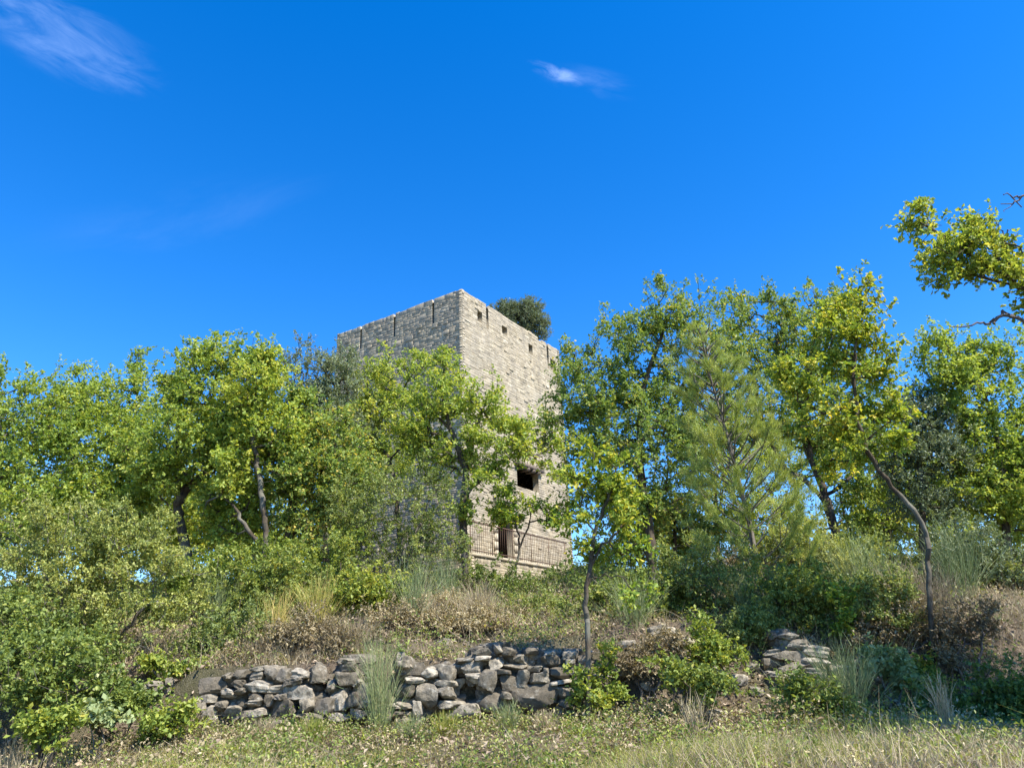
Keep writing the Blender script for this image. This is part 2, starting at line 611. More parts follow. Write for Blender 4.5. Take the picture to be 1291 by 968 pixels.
tower = thing('stone_tower', 'square ruined stone tower rising behind the oaks, one side sunlit', 'tower', TO)
IN = .010
faces = [(TO, dr, n_r, WR, open_r), (TO, dl, n_l, WL, open_l),
         (TO + dr * WR, dl, dr, WL, []), (TO + dl * WL, dr, dl, WR, [])]
gm, gs = Geo(), Geo()
for i, (O, du, n, W, ops) in enumerate(faces):
    face_core(gm, O, du, n, W, HT - .16, ops, .7, IN)
    face_stones(gs, O, du, n, W, HT, ops, 100 + i)
# wall head, inner faces and roof terrace
TH = .85
z1, zr = HT - .16, HT - 1.3
cn = lambda a, b_, z: TO + dr * a + dl * b_ + np.array([0, 0, z])
ou = [cn(IN, IN, z1), cn(WR - IN, IN, z1), cn(WR - IN, WL - IN, z1), cn(IN, WL - IN, z1)]
inn = [cn(TH, TH, z1), cn(WR - TH, TH, z1), cn(WR - TH, WL - TH, z1), cn(TH, WL - TH, z1)]
bot = [cn(TH, TH, zr), cn(WR - TH, TH, zr), cn(WR - TH, WL - TH, zr), cn(TH, WL - TH, zr)]
for k in range(4):
    j = (k + 1) % 4
    gm.add([ou[k], ou[j], inn[j], inn[k]], [[0, 1, 2, 3]], .6)
    gm.add([inn[k], inn[j], bot[j], bot[k]], [[0, 1, 2, 3]], .4)
gm.add(bot, [[0, 1, 2, 3]], .3)
link('wall_core', gm.mesh('wall_core', M['mortar'], TO), tower)
link('masonry', gs.mesh('masonry', M['ashlar'], TO), tower)
# door leaf in its recess
PR = lambda u, v, d=0.0: TO + dr * u + np.array([0, 0, v]) + n_r * d
g = Geo()
a, b_, c, d = doorway
npl = 5
for k in range(npl):
    w = (c - a) / npl
    box_axes(g, PR(a + .04, (b_ + d) / 2 - .1, -.34 - w * (k + .5)), dr * .03, n_r * (w / 2 - .006), np.array([0, 0, (d - b_) / 2 - .1]), .5)
dob = link('door', g.mesh('door', M['door'], TO), tower)
g = Geo()
box_axes(g, PR(a + .09, b_ + 1.0, -.34 - (c - a) * .85), dr * .03, n_r * .02, np.array([0, 0, .09]))
link('handle', g.mesh('handle', M['iron'], TO), dob)
# pale dressed jamb stones beside the doorway
g = Geo()
for s, u0 in ((0, a - .19), (1, c + .03)):
    for k in range(7):
        hh = (d - b_) / 7
        ww = .16 + .08 * ((k + s) % 2)
        box_axes(g, PR(u0 + ww / 2 - (.08 * ((k + s) % 2) if s == 0 else 0), b_ + hh * (k + .5), .0), dr * ww / 2, n_r * .055, np.array([0, 0, hh / 2 - .008]), .85)
box_axes(g, PR((a + c) / 2, d + .14, 0), dr * ((c - a) / 2 + .28), n_r * .06, np.array([0, 0, .135]), .75)
link('door_frame', g.mesh('door_frame', M['ashlar'], TO), tower)
# remains of a timber gallery over the broken opening
a, b_, c, d = hole
g = Geo()
box_axes(g, PR((a + c) / 2, d + .08, .05), dr * ((c - a) / 2 + .2), n_r * .14, np.array([0, 0, .07]))
for k in range(4):
    box_axes(g, PR(a + (c - a) * (k + .5) / 4, d - .06, .0), dr * .05, n_r * .22, np.array([0, 0, .06]))
gal = link('timber_gallery', g.mesh('timber_gallery', M['timber'], TO), tower)
g = Geo()
for k in range(9):
    u = a - .15 + (c - a + .3) * k / 8
    bar(g, PR(u, d + .14, .16), PR(u, d + .7, .16), .010)
bar(g, PR(a - .2, d + .7, .16), PR(c + .2, d + .7, .16), .014)
link('railing', g.mesh('railing', M['iron'], TO), gal)

# terrace with railing at the foot of the sunny face
TD = 1.25
Pt = C_top + n_r * TD
t0 = hit(594, 700, Pt, n_r) - TO
t1 = hit(628, 702, Pt, n_r) - TO
t2 = hit(718, 717, Pt, n_r) - TO
zt = float((t1[2] + t2[2]) / 2)
ua, ub = float(np.dot(t0, dr)), float(np.dot(t2, dr))
print('terrace z', zt, 'abs', zt + ZB, ua, ub, 'ground', ground(TO[0] + 2, TO[1]))
ter = thing('stone_terrace', 'stone terrace with iron railing at the foot of the tower', 'terrace', PR(ua, 0, TD))
g = Geo(); s = Geo()
zh = zt - .03
# retaining wall: front and two ends, an arched cellar opening near its shaded end
oc = rect(lambda px, py: (float(np.dot(hit(px, py, Pt, n_r) - TO, dr)), float(hit(px, py, Pt, n_r)[2] - ZB)), 600, 712, 609, 742)
oc = (oc[0] - ua, oc[1], oc[2] - ua, oc[3])
fo = PR(ua, 0, TD)
face_core(g, fo, dr, n_r, ub - ua, zh - .1, [oc], .6, IN)
face_stones(s, fo, dr, n_r, ub - ua, zh - .08, [oc], 301, False)
face_core(g, PR(ub, 0, TD), -n_r, dr, TD, zh - .1, [], .6, IN)
face_stones(s, PR(ub, 0, TD), -n_r, dr, TD, zh - .08, [], 302, False)
face_core(g, fo, -n_r, -dr, TD, zh - .1, [], .6, IN)
face_stones(s, fo, -n_r, -dr, TD, zh - .08, [], 303, False)
OT = PR(ua, 0, TD)
link('rubble_core', g.mesh('rubble_core', M['mortar'], OT), ter)
link('retaining_wall', s.mesh('retaining_wall', M['ashlar'], OT), ter)
g = Geo()
nsl = 8
for k in range(nsl):
    w = (ub - ua) / nsl
    box_axes(g, PR(ua + w * (k + .5), zh - .035 + .004 * (k % 3), TD / 2 + .05), dr * (w / 2 - .006), n_r * (TD / 2 - .01), np.array([0, 0, .05]), .6 + .05 * (k % 4))
link('paving', g.mesh('paving', M['ashlar'], OT), ter)
g = Geo()
nb = int((ub - ua) / .125)
RH = 1.02
for k in range(nb + 1):
    u = ua + .06 + (ub - ua - .12) * k / nb
    rr = .015 if k % 10 == 0 else .0065
    bar(g, PR(u, zt, TD - .06), PR(u, zt + RH, TD - .06), rr)
bar(g, PR(ua, zt + RH, TD - .06), PR(ub, zt + RH, TD - .06), .018)
bar(g, PR(ua, zt + .1, TD - .06), PR(ub, zt + .1, TD - .06), .014)
link('railing', g.mesh('railing', M['iron'], OT), ter)

# ------------------------------------------------------------------ dry stone walls and loose rocks


def sphere_dirs(k=4):
    """subdivided cube directions, quads"""
    n = k + 1
    vs, fs, off = [], [], 0
    lin = np.linspace(-1, 1, n)
    A, B = np.meshgrid(lin, lin)
    for ax in range(3):
        for sgn in (-1, 1):
            p = np.zeros((n, n, 3))
            p[..., ax] = sgn
            p[..., (ax + 1) % 3] = A * sgn
            p[..., (ax + 2) % 3] = B
            vs.append(p.reshape(-1, 3))
            i = np.arange(n * n).reshape(n, n) + off
            fs.append(np.stack([i[:-1, :-1], i[:-1, 1:], i[1:, 1:], i[1:, :-1]], -1).reshape(-1, 4))
            off += n * n
    return np.concatenate(vs), np.concatenate(fs)


CV, CF = sphere_dirs(9)


def rock_verts(r, hx, hy, hz, rough=1.0, power=None):
    p = power or r.uniform(5, 12)
    d = CV / (np.abs(CV) ** p).sum(1, keepdims=True) ** (1 / p)
    # cut by a few random planes so the block gets flat broken faces
    for _ in range(11):
        n = r.normal(size=3); n /= np.linalg.norm(n)
        off = r.uniform(.74, 1.12)
        e = np.maximum(d @ n - off, 0)
        d = d - e[:, None] * n
    w = sum(np.sin(d @ r.normal(0, f, 3) + r.uniform(0, 6.28)) * a for f, a in ((2, .05), (4, .04), (8, .03), (15, .02)))
    d = d * (1 + w * rough)[:, None]
    v = d * np.array([hx, hy, hz])
    th = r.normal(0, .07)
    c, s_ = math.cos(th), math.sin(th)
    v = v @ np.array([[c, 0, s_], [0, 1, 0], [-s_, 0, c]])
    th = r.normal(0, .2)
    c, s_ = math.cos(th), math.sin(th)
    return v @ np.array([[c, s_, 0], [-s_, c, 0], [0, 0, 1]])


Z1 = [(110,250,260,350),(240,220,300,262),(290,205,380,262),(390,215,480,265),(410,180,510,214),(485,180,560,262),(540,195,640,292),(365,262,520,332),(505,290,605,342),(110,345,210,402),(230,315,320,372),(310,308,378,347),(360,375,480,417),(390,340,475,377),(480,345,550,417),(605,250,700,300),(615,285,790,382),(510,375,665,492),(680,370,780,442),(780,360,905,457),(870,320,970,442),(895,212,1020,296),(925,160,1005,216),(930,135,1000,165),(955,335,1030,417),(1010,290,1130,437),(1000,255,1060,310),(130,405,200,490),(200,385,262,442),(250,400,345,470),(500,490,640,560),(650,447,840,512),(850,447,970,500),(975,430,1075,490),(1150,430,1220,500),(1220,440,1291,485),(1130,395,1290,434),(90,395,140,455),(140,470,205,525),(60,365,112,445),(740,180,840,275),(300,262,370,312),(550,340,605,378),(405,425,500,482),(340,440,420,505),(1060,330,1150,400),(640,195,740,262),(840,260,900,330)]
Z2 = [(0,195,75,245),(50,290,180,330),(160,230,240,297),(240,222,345,312),(340,178,450,214),(450,125,550,167),(450,165,540,198),(380,197,505,267),(565,100,610,152),(240,308,350,347),(410,265,500,327),(485,255,580,382),(598,275,702,378),(555,245,660,277),(700,255,770,350),(765,262,885,337),(600,213,760,250),(840,165,940,237),(860,138,920,166),(850,237,892,277),(890,235,1000,306),(890,305,1005,338),(1000,250,1050,292),(1010,218,1055,252),(985,188,1040,224),(920,340,1020,417),(670,337,915,505),(40,325,125,402),(120,335,240,470),(240,350,352,424),(480,382,645,500),(250,422,400,475),(0,438,95,482),(0,480,95,527),(0,525,85,568),(300,445,480,545),(605,375,672,430),(940,412,1030,470),(740,115,820,162),(620,120,690,172),(975,130,1050,190),(1050,168,1105,222),(1140,270,1240,330),(1170,332,1240,385),(1005,290,1085,342),(760,225,850,264),(95,430,150,525),(540,180,620,250),(690,160,760,216),(1080,225,1150,300)]
spec = [(230 + a / 4.611, 800 + b_ / 4.611, 230 + c / 4.611, 800 + d / 4.611) for a, b_, c, d in Z1] + \
       [(500 + a / 4.611, 790 + b_ / 4.611, 500 + c / 4.611, 790 + d / 4.611) for a, b_, c, d in Z2]
WY = 10.45


def facets(me):
    me.set_sharp_from_angle(angle=math.radians(36))
    return me


def wall_of(name, label, rects, Yb, seed, group=None, batter=.22, extra=40, ext_box=None):
    r = np.random.default_rng(seed)
    pts = [at((a + c) / 2, d, Yb) for a, b_, c, d in rects]
    base = np.mean(pts, 0)
    base[2] = min(p[2] for p in pts)
    t = thing(name, label, 'stone wall', base, group)
    sizes = sorted(rects, key=lambda q: -(q[2] - q[0]) * (q[3] - q[1]))
    for (x0, y0, x1, y1) in sizes[:98]:
        p0, p1 = at(x0, y1, Yb), at(x1, y0, Yb)
        hz, hx = (p1[2] - p0[2]) / 2 * 1.10, (p1[0] - p0[0]) / 2 * 1.08
        cen = (p0 + p1) / 2
        hy = min(max(hx * .9, .12), .3) * r.uniform(.85, 1.1)
        cen[1] = Yb + hy + (cen[2] - base[2]) * batter + r.uniform(-.05, .05)
        k = (cen[1]) / Yb
        cen2 = CAM + (cen * [1, 0, 1] + [0, Yb, 0] - CAM) * k
        cen2[1] = cen[1]
        gg = Geo()
        gg.add(rock_verts(r, hx * k, hy, hz * k), CF, r.uniform(.1, .98))
        link('stone', facets(gg.mesh('stone', M['rock'], cen2 * 0, True)), t, tuple(cen2 - base))
    # small pinning stones wedged in the gaps behind the facing
    gg = Geo()
    x0, y0, x1, y1 = ext_box or (min(q[0] for q in rects), min(q[1] for q in rects), max(q[2] for q in rects), max(q[3] for q in rects))
    for _ in range(extra):
        q = rects[r.integers(len(rects))]
        p = at(r.uniform(q[0] - 4, q[2] + 4), r.uniform(q[1], q[3] + 5), Yb)
        p[1] = Yb + .22 + (p[2] - base[2]) * batter + r.uniform(0, .1)
        gg.add(rock_verts(r, r.uniform(.06, .13), .1, r.uniform(.04, .08)) + p, CF, r.uniform(.1, .8))
    for _ in range(extra):
        q = rects[r.integers(len(rects))]
        p = at((q[0] + q[2]) / 2 + r.uniform(-8, 8), r.uniform(q[1] + 3, q[3] + 4), Yb)
        p[1] = Yb + .34 + (p[2] - base[2]) * batter
        gg.add(rock_verts(r, r.uniform(.12, .22), .14, r.uniform(.07, .13)) + p, CF, r.uniform(.0, .4))
    fo_ = link('rubble_fill', facets(gg.mesh('rubble_fill', M['rock'], base, True)), t)
    fo_['kind'] = 'stuff'
    return t


wall_of('dry_stone_wall', 'long half collapsed dry stone wall of grey boulders below the tower', spec, WY, 11, extra=230)
wall_of('dry_stone_wall', 'short fragment of dry stone wall in a tight stack under bushes', [
    (978, 806, 1014, 822), (974, 820, 1012, 836), (1006, 812, 1036, 828), (980, 834, 1016, 848), (1008, 828, 1040, 842), (972, 846, 1008, 860), (1012, 842, 1040, 856), (985, 797, 1004, 807)], 10.7, 12, extra=22)
wall_of('dry_stone_wall', 'three flat grey stones of a buried wall beside the big shrub', [
    (188, 858, 204, 866), (174, 862, 190, 869), (160, 865, 176, 871), (194, 865, 208, 871)], 10.8, 13, extra=2)
wall_of('dry_stone_wall', 'small stone outcrop of old walling in the shaded earth bank', [
    (1233, 804, 1256, 816), (1238, 816, 1262, 828), (1222, 812, 1236, 822), (1256, 806, 1274, 818)], 11.6, 14, extra=5)

r_ = np.random.default_rng(21)
LOOSE = [(905, 905, 26, 12), (892, 795, 20, 12), (1085, 838, 34, 14), (700, 742, 24, 10), (640, 742, 20, 9), (612, 762, 16, 8),
         (560, 812, 20, 8), (508, 838, 14, 12), (760, 880, 22, 12), (815, 870, 16, 9), (270, 905, 18, 9), (205, 905, 18, 10), (845, 800, 18, 10), (950, 845, 16, 9), (745, 905, 14, 7), (640, 930, 12, 6), (785, 850, 22, 12), (800, 842, 16, 10), (826, 846, 26, 12), (850, 835, 18, 11), (872, 846, 22, 11), (905, 850, 18, 10), (930, 862, 24, 12), (955, 875, 18, 9), (790, 815, 22, 10), (830, 800, 24, 12), (866, 812, 18, 10), (1060, 850, 26, 12), (1105, 860, 18, 9), (1185, 845, 22, 10), (1215, 850, 18, 9)]
CUP = {}
for i, (px, py, w, h) in enumerate(LOOSE):
    # march to the ground
    Yq = np.linspace(6, 24, 800)
    pts = np.stack([at(px, py, q) for q in Yq])
    below = np.where(pts[:, 2] < ground(pts[:, 0], pts[:, 1]))[0]
    k = below[0] if len(below) else 300
    p = pts[k]
    s = 1 / ppm(p)
    gg = Geo()
    gg.add(rock_verts(r_, w * s / 2, w * s * .4, h * s / 2 * 1.2), CF, r_.uniform(.5, 1))
    o = link('loose_stone', facets(gg.mesh('loose_stone', M['rock'], (0, 0, 0), True)), None, (p[0], p[1], float(ground(p[0], p[1])) + h * s * .25))
    tag(o, 'loose grey stone lying among dry leaves on the bank', 'stone', 'loose stones on the bank')

# ------------------------------------------------------------------ vegetation helpers


def unit(v):
    return v / np.maximum(np.linalg.norm(v, axis=-1, keepdims=True), 1e-9)


def leaves_mesh(name, cen, axis_, nor, L, W, tint, material, origin, lobed=False):
    """folded leaves, all of one mesh: a midrib and two blades"""
    axis_ = unit(axis_)
    side = unit(np.cross(nor, axis_))
    nor = np.cross(axis_, side)
    L = L[:, None]; W = W[:, None]
    b0 = cen
    tip = cen + axis_ * L - nor * L * .12
    if not lobed:
        l = cen + axis_ * L * .58 + side * W * .5 + nor * W * .16
        r = cen + axis_ * L * .58 - side * W * .5 + nor * W * .16
        v = np.stack([b0, r, tip, l], 1).reshape(-1, 3)
        n = len(cen)
        base = np.arange(n)[:, None] * 4
        f = np.concatenate([base + [0, 1, 2], base + [0, 2, 3]], 1).reshape(-1, 3)
        t = np.repeat(tint, 2)
    else:
        P = [b0]
        for fa, fs in ((.28, .28), (.42, .16), (.62, .5), (.76, .26)):
            P.append(cen + axis_ * L * fa + side * W * fs + nor * W * fs * .3)
            P.append(cen + axis_ * L * fa - side * W * fs + nor * W * fs * .3)
        P.append(tip)
        v = np.stack(P, 1).reshape(-1, 3)
        n = len(cen)
        base = np.arange(n)[:, None] * 10
        tr = []
        for s in (1, 2):
            seq = [0, s, s + 2, s + 4, s + 6, 9]
            # fan over the midrib from base to tip
            for i in range(1, 5):
                tri = [0, seq[i], seq[i + 1]]
                tr.append(tri if s == 2 else tri[::-1])
        f = np.concatenate([base + q for q in tr], 1).reshape(-1, 3)
        t = np.repeat(tint, len(tr))
    return mesh_np(name, v - np.asarray(origin), f, np.arange(len(f)) * 3, material, np.clip(t, 0, 1))


def tubes_mesh(name, pos, par, rad, material, origin, sides=6, minr=0.0):
    """a branching skeleton as one bark mesh"""
    n = len(pos)
    ch = [[] for _ in range(n)]
    for i, p in enumerate(par):
        if p >= 0:
            ch[p].append(i)
    main = np.full(n, -1)
    for i in range(n):
        if ch[i]:
            main[i] = max(ch[i], key=lambda c: rad[c])
    d = np.zeros((n, 3))
    for i in range(n):
        v = np.zeros(3)
        if par[i] >= 0:
            v += unit(pos[i] - pos[par[i]])
        if main[i] >= 0:
            v += unit(pos[main[i]] - pos[i])
        d[i] = unit(v)
    e = np.array([i for i in range(n) if par[i] >= 0 and rad[i] >= minr])
    p = np.array(par)[e]
    cont = main[p] == e
    dir0 = np.where(cont[:, None], d[p], unit(pos[e] - pos[p]))
    r0 = np.where(cont, rad[p], np.minimum(rad[e] * 1.25, rad[p]))
    ref = np.array([.31, .87, .13])

    def ring(c, dr_, r):
        a = unit(np.cross(dr_, ref))
        b_ = np.cross(dr_, a)
        an = np.arange(sides) * 2 * math.pi / sides
        return c[:, None] + r[:, None, None] * (a[:, None] * np.cos(an)[None, :, None] + b_[:, None] * np.sin(an)[None, :, None])
    A = ring(pos[p], dir0, r0)
    B = ring(pos[e], d[e], rad[e])
    v = np.concatenate([A, B], 1).reshape(-1, 3) - np.asarray(origin)
    base = np.arange(len(e))[:, None] * (2 * sides)
    f = np.concatenate([base + [k, (k + 1) % sides, sides + (k + 1) % sides, sides + k] for k in range(sides)], 1).reshape(-1, 4)
    return mesh_np(name, v, f, np.arange(len(f)) * 4, material, None, True)


def spline(p, k=4):
    if len(p) < 3:
        return p
    q = np.concatenate([[2 * p[0] - p[1]], p, [2 * p[-1] - p[-2]]])
    o = []
    for i in range(1, len(q) - 2):
        for j in range(k):
            t = j / k
            o.append(.5 * (2 * q[i] + (q[i + 1] - q[i - 1]) * t + (2 * q[i - 1] - 5 * q[i] + 4 * q[i + 1] - q[i + 2]) * t * t + (3 * q[i] - q[i - 1] - 3 * q[i + 1] + q[i + 2]) * t ** 3))
    return np.array(o + [q[-2]])


def grow(r, trunks, targets, step=.25, wob=.06, back=.5):
    """skeleton: given limbs first, then every twig end joins the nearest wood below it"""
    pos, par = [], []
    for ti, pl in enumerate(trunks):
        pl = spline(np.asarray(pl, float))
        seg = np.linalg.norm(np.diff(pl, axis=0), axis=1)
        last = -1
        if ti > 0:
            dd = [np.linalg.norm(np.asarray(q) - pl[0]) for q in pos]
            last = int(np.argmin(dd))
        else:
            pos.append(pl[0]); par.append(-1); last = 0
        for i in range(len(pl) - 1):
            k = max(1, int(seg[i] / .3))
            for j in range(1, k + 1):
                q = pl[i] + (pl[i + 1] - pl[i]) * j / k
                q = q + r.normal(0, .018, 3)
                pos.append(q); par.append(last); last = len(pos) - 1
    n0 = len(pos)
    P = np.zeros((n0 + len(targets) * 60, 3))
    P[:n0] = pos
    n = n0
    tips = []
    lo = int(n0 * .25) if len(trunks) == 1 else 0
    # nearest ends first
    dist0 = np.array([np.min(np.linalg.norm(P[:n0] - t, axis=1)) for t in targets])
    for ti in np.argsort(dist0):
        t = targets[ti]
        dv = P[lo:n] - t
        dd = np.linalg.norm(dv, axis=1)
        cost = dd + back * np.maximum(dv[:, 2] + dd * .15, 0)
        j = int(np.argmin(cost)) + lo
        L = dd[j - lo]
        k = max(1, int(L / step))
        if n + k >= len(P):
            P = np.concatenate([P, np.zeros((4000, 3))])
        last = j
        a = P[j].copy()
        side = r.normal(0, 1, 3) * L * .10
        for m_ in range(1, k + 1):
            s = m_ / k
            q = a + (t - a) * s + side * math.sin(math.pi * s) + np.array([0, 0, -.10 * L * math.sin(math.pi * s)])
            if m_ < k:
                q += r.normal(0, wob * step, 3)
            P[n] = q
            par.append(last); last = n
            n += 1
        tips.append(last)
    return P[:n], par, tips


def radii(pos, par, tips, rb, rt):
    cnt = np.zeros(len(pos))
    cnt[tips] = 1
    for i in range(len(pos) - 1, 0, -1):
        if par[i] >= 0:
            cnt[par[i]] += max(cnt[i], .3)
    cnt = np.maximum(cnt, .3)
    e = math.log(rb / rt) / math.log(max(cnt[0], 3))
    rad = rt * np.maximum(cnt, .6) ** e
    return rad


def blobs_to_targets(r, blobs, n, lump=.36, spray=.07):
    """twig ends through the crown's volume: each blob is broken into uneven lumps"""
    bl = []
    for b_ in blobs:
        if b_[0] == 'w':
            bl.append((np.array(b_[1:4], float), np.array(b_[4:7], float)))
            continue
        px, py, rx, ry, Y = b_[:5]
        c = at(px, py, Y)
        s = 1 / ppm(c)
        rx_, rz_ = rx * s, ry * s
        ryy = b_[5] if len(b_) > 5 else .85 * max(rx_, rz_) if rx_ < 1.2 else .9 * (rx_ + rz_) / 2
        bl.append((c, np.array([rx_, ryy, rz_]) * 1.1))
    vol = np.array([np.prod(x[1]) ** .8 for x in bl])
    cnt = np.maximum(3, (vol / vol.sum() * n)).astype(int)
    T, B = [], []
    for bi, ((c, rad), k) in enumerate(zip(bl, cnt)):
        nl = max(4, int(k / 6))
        lumps = unit(r.normal(size=(nl, 3))) * (r.uniform(.25, 1.0, (nl, 1)) ** .5) * .86
        which = r.integers(nl, size=k)
        q = lumps[which] + unit(r.normal(size=(k, 3))) * (r.random((k, 1)) ** .4) * lump * r.uniform(.7, 1.15, (k, 1))
        nsp = int(k * spray)
        if nsp:
            u = unit(r.normal(size=(nsp, 3)) + np.array([0, 0, .5]))
            q[:nsp] = u * r.uniform(.95, 1.3 + spray, (nsp, 1))
        T.append(c + q * rad)
        B.append(np.stack([np.full(k, bi), which + bi * 100], 1))
    return np.concatenate(T), np.concatenate(B), bl


SPEC = {  # material, leaf length, width ratio, shoots per twig, leaves per shoot, shoot length, bark
    'oak': ('oak', .076, .66, 4.6, 8, .24, 'bark'),
    'oak_dark': ('oak_dark', .076, .66, 4.6, 8, .24, 'bark'),
    'oak_yellow': ('oak_yellow', .08, .62, 3.6, 7, .2, 'bark'),
    'holm': ('holm', .055, .52, 6, 11, .2, 'bark'),
    'kermes': ('kermes', .042, .62, 8, 12, .16, 'bark_pale'),
    'bush': ('bush', .055, .6, 6, 9, .16, 'bark'),
    'lime': ('lime', .06, .6, 5, 9, .15, 'bark'),
    'pale': ('pale', .07, .7, 4, 8, .12, 'bark_pale'),
    'brown': ('brown', .045, .5, 6, 8, .15, 'bark_dead'),
}


def foliage(r, tips_pos, out_dir, info, sp, dens, tint0, blob_tint, lump_tint):
    m_, L0, wr, ns, nl, sl, bk = SPEC[sp]
    n = len(tips_pos)
    k = max(1, int(round(ns * dens)))
    ti = np.repeat(np.arange(n), k)
    sdir = unit(unit(r.normal(size=(n * k, 3))) + out_dir[ti] * .7 + np.array([0, 0, .35]))
    slen = sl * r.uniform(.5, 1.4, (n * k, 1))
    org = tips_pos[ti] - sdir * slen * .25 + r.normal(0, sl * .25, (n * k, 3))
    li = np.repeat(np.arange(n * k), nl)
    N = len(li)
    al = r.random((N, 1)) ** .6
    c = org[li] + sdir[li] * slen[li] * al
    ax = unit(unit(r.normal(size=(N, 3))) + sdir[li] * .55 + np.array([0, 0, -.1]))
    nor = unit(r.normal(size=(N, 3)) * .55 + np.array([0, 0, .75]) + sdir[li] * .35)
    L = L0 * r.uniform(.45, 1.35, N)
    t = tint0 + blob_tint[info[ti[li], 0]] + lump_tint[info[ti[li], 1]] + r.normal(0, .08, n * k)[li] + r.normal(0, .15, N)
    return c, ax, nor, L, L * wr * r.uniform(.8, 1.15, N), t


def P3(p):
    """('g', px, Y) is a point on the ground, (px, py, Y) a point in the air"""
    if p[0] == 'g':
        g_ = gpt(p[1], p[2])
        g_[2] -= .12
        return g_
    return at(*p)


COUNT = {'leaf': 0}


def tree(name, label, cat, sp, trunks, rb, blobs, n, seed, dens=1.0, tint=.5, group=None, lump=.38, rt=.006, lobed=False, minr=.0, lump_var=.055, step=.25):
    r = np.random.default_rng(seed)
    tr = [[P3(p) for p in pl] for pl in trunks]
    base = np.array(tr[0][0])
    T, info, bl = blobs_to_targets(r, blobs, int(n * 1.9), lump, .1)
    gz = ground(T[:, 0], T[:, 1]) + .05
    T[:, 2] = np.maximum(T[:, 2], gz)
    pos, par, tips = grow(r, tr, T, step)
    rad = radii(pos, par, tips, rb * .62, rt * .8)
    rad = rad * r.uniform(.9, 1.14, len(rad))
    rad[0] *= 1.5; rad[1] *= 1.15
    root = thing(name, label, cat, base, group)
    link('trunk', tubes_mesh('trunk', pos, par, rad, M[SPEC[sp][6]], base, 7, minr), root)
    cen = np.mean([b_[0] for b_ in bl], 0)
    bc = np.stack([b_[0] for b_ in bl])
    od = unit(T - bc[info[:, 0]] * .5 - cen * .5)
    bt = r.normal(0, .04, len(bl)); lt = r.normal(0, lump_var, (len(bl) + 1) * 100)
    c, ax, nor, L, W, t = foliage(r, T, od, info, sp, dens, tint, bt, lt)
    keep = c[:, 2] > ground(c[:, 0], c[:, 1]) + .02
    COUNT['leaf'] += int(keep.sum())
    link('crown', leaves_mesh('crown', c[keep], ax[keep], nor[keep], L[keep], W[keep], t[keep], M[SPEC[sp][0]], base, lobed), root)
    return root


# ------------------------------------------------------------------ trees
OAKG = 'oaks round the tower'
tree('oak_tree', 'broad green oak cut by the frame at far left edge', 'tree', 'oak', [[('g', -70, 18), (-60, 640, 18), (-30, 560, 18)]], .16,
     [(15, 520, 62, 48, 18), (-50, 580, 90, 90, 18.5), (50, 585, 62, 60, 17.5), (10, 650, 70, 55, 17), (-60, 480, 60, 40, 18), (5, 478, 24, 16, 18)], 620, 1, group=OAKG)
tree('oak_tree', 'tall oak at left whose two thin tips poke into the sky', 'tree', 'oak', [[('g', 118, 19), (128, 690, 19), (138, 640, 19), (163, 580, 19), (170, 520, 19)], [(138, 640, 19), (100, 590, 18.6), (80, 540, 18.6)]], .13,
     [(150, 520, 55, 40, 19), (170, 460, 24, 24, 19), (108, 478, 15, 16, 19), (110, 560, 66, 55, 18.4), (185, 580, 48, 60, 18.6), (80, 520, 46, 38, 19), (140, 640, 60, 40, 18)], 640, 2, group=OAKG)
tree('oak_tree', 'bright oak with curved forked trunk behind the big shrub', 'tree', 'oak', [[('g', 240, 17), (237, 715, 17), (228, 660, 17), (224, 640, 17), (232, 620, 17), (262, 590, 17), (275, 540, 17)], [(226, 655, 17), (204, 628, 17), (185, 600, 17)], [(232, 622, 17), (225, 570, 17), (232, 510, 17)]], .17,
     [(270, 500, 60, 52, 17), (283, 452, 36, 24, 17), (228, 488, 28, 26, 17), (235, 560, 66, 48, 16.6), (300, 555, 45, 45, 17.3), (205, 600, 40, 32, 16.6)], 620, 3, tint=.56, group=OAKG)
tree('oak_tree', 'slender oak with pale twin stems in the sunlit gap', 'tree', 'oak', [[('g', 331, 16), (331, 720, 16), (335, 680, 16), (332, 640, 16), (326, 600, 16), (319, 550, 16), (312, 500, 16)], [(334, 690, 16), (312, 668, 16), (296, 640, 16), (284, 624, 16)], [(334, 668, 16), (350, 645, 16)]], .11,
     [(320, 490, 42, 42, 16), (345, 545, 48, 52, 16.4), (296, 640, 40, 48, 16.8), (335, 462, 22, 18, 16), (290, 585, 36, 36, 16)], 430, 4, tint=.6, group=OAKG)
tree('oak_tree', 'dark trunked leaning oak below the grey evergreen crown', 'tree', 'oak_dark', [[('g', 352, 17), (358, 720, 17), (366, 660, 17), (372, 610, 17), (382, 570, 17), (398, 530, 17)], [(366, 680, 17), (380, 655, 17), (392, 640, 17)], [(373, 612, 17), (400, 590, 17), (425, 580, 17)]], .17,
     [(400, 590, 58, 45, 16.8), (432, 605, 42, 32, 16.6), (385, 650, 46, 36, 16.8), (352, 565, 38, 36, 17), (420, 560, 40, 40, 17), (380, 520, 30, 32, 17)], 480, 5, tint=.62, group=OAKG)
tree('holm_oak', 'silvery grey evergreen oak touching the shaded tower wall', 'tree', 'holm', [[('g', 412, 19.5), (408, 640, 19.5), (400, 560, 19.5), (398, 500, 19.5)]], .15,
     [(395, 470, 48, 32, 19.5), (375, 515, 42, 42, 19.5), (422, 490, 38, 40, 19.5), (432, 550, 34, 60, 19.5), (400, 540, 50, 50, 19.5), (440, 450, 16, 14, 19.5)], 620, 6, dens=.8, tint=.55)
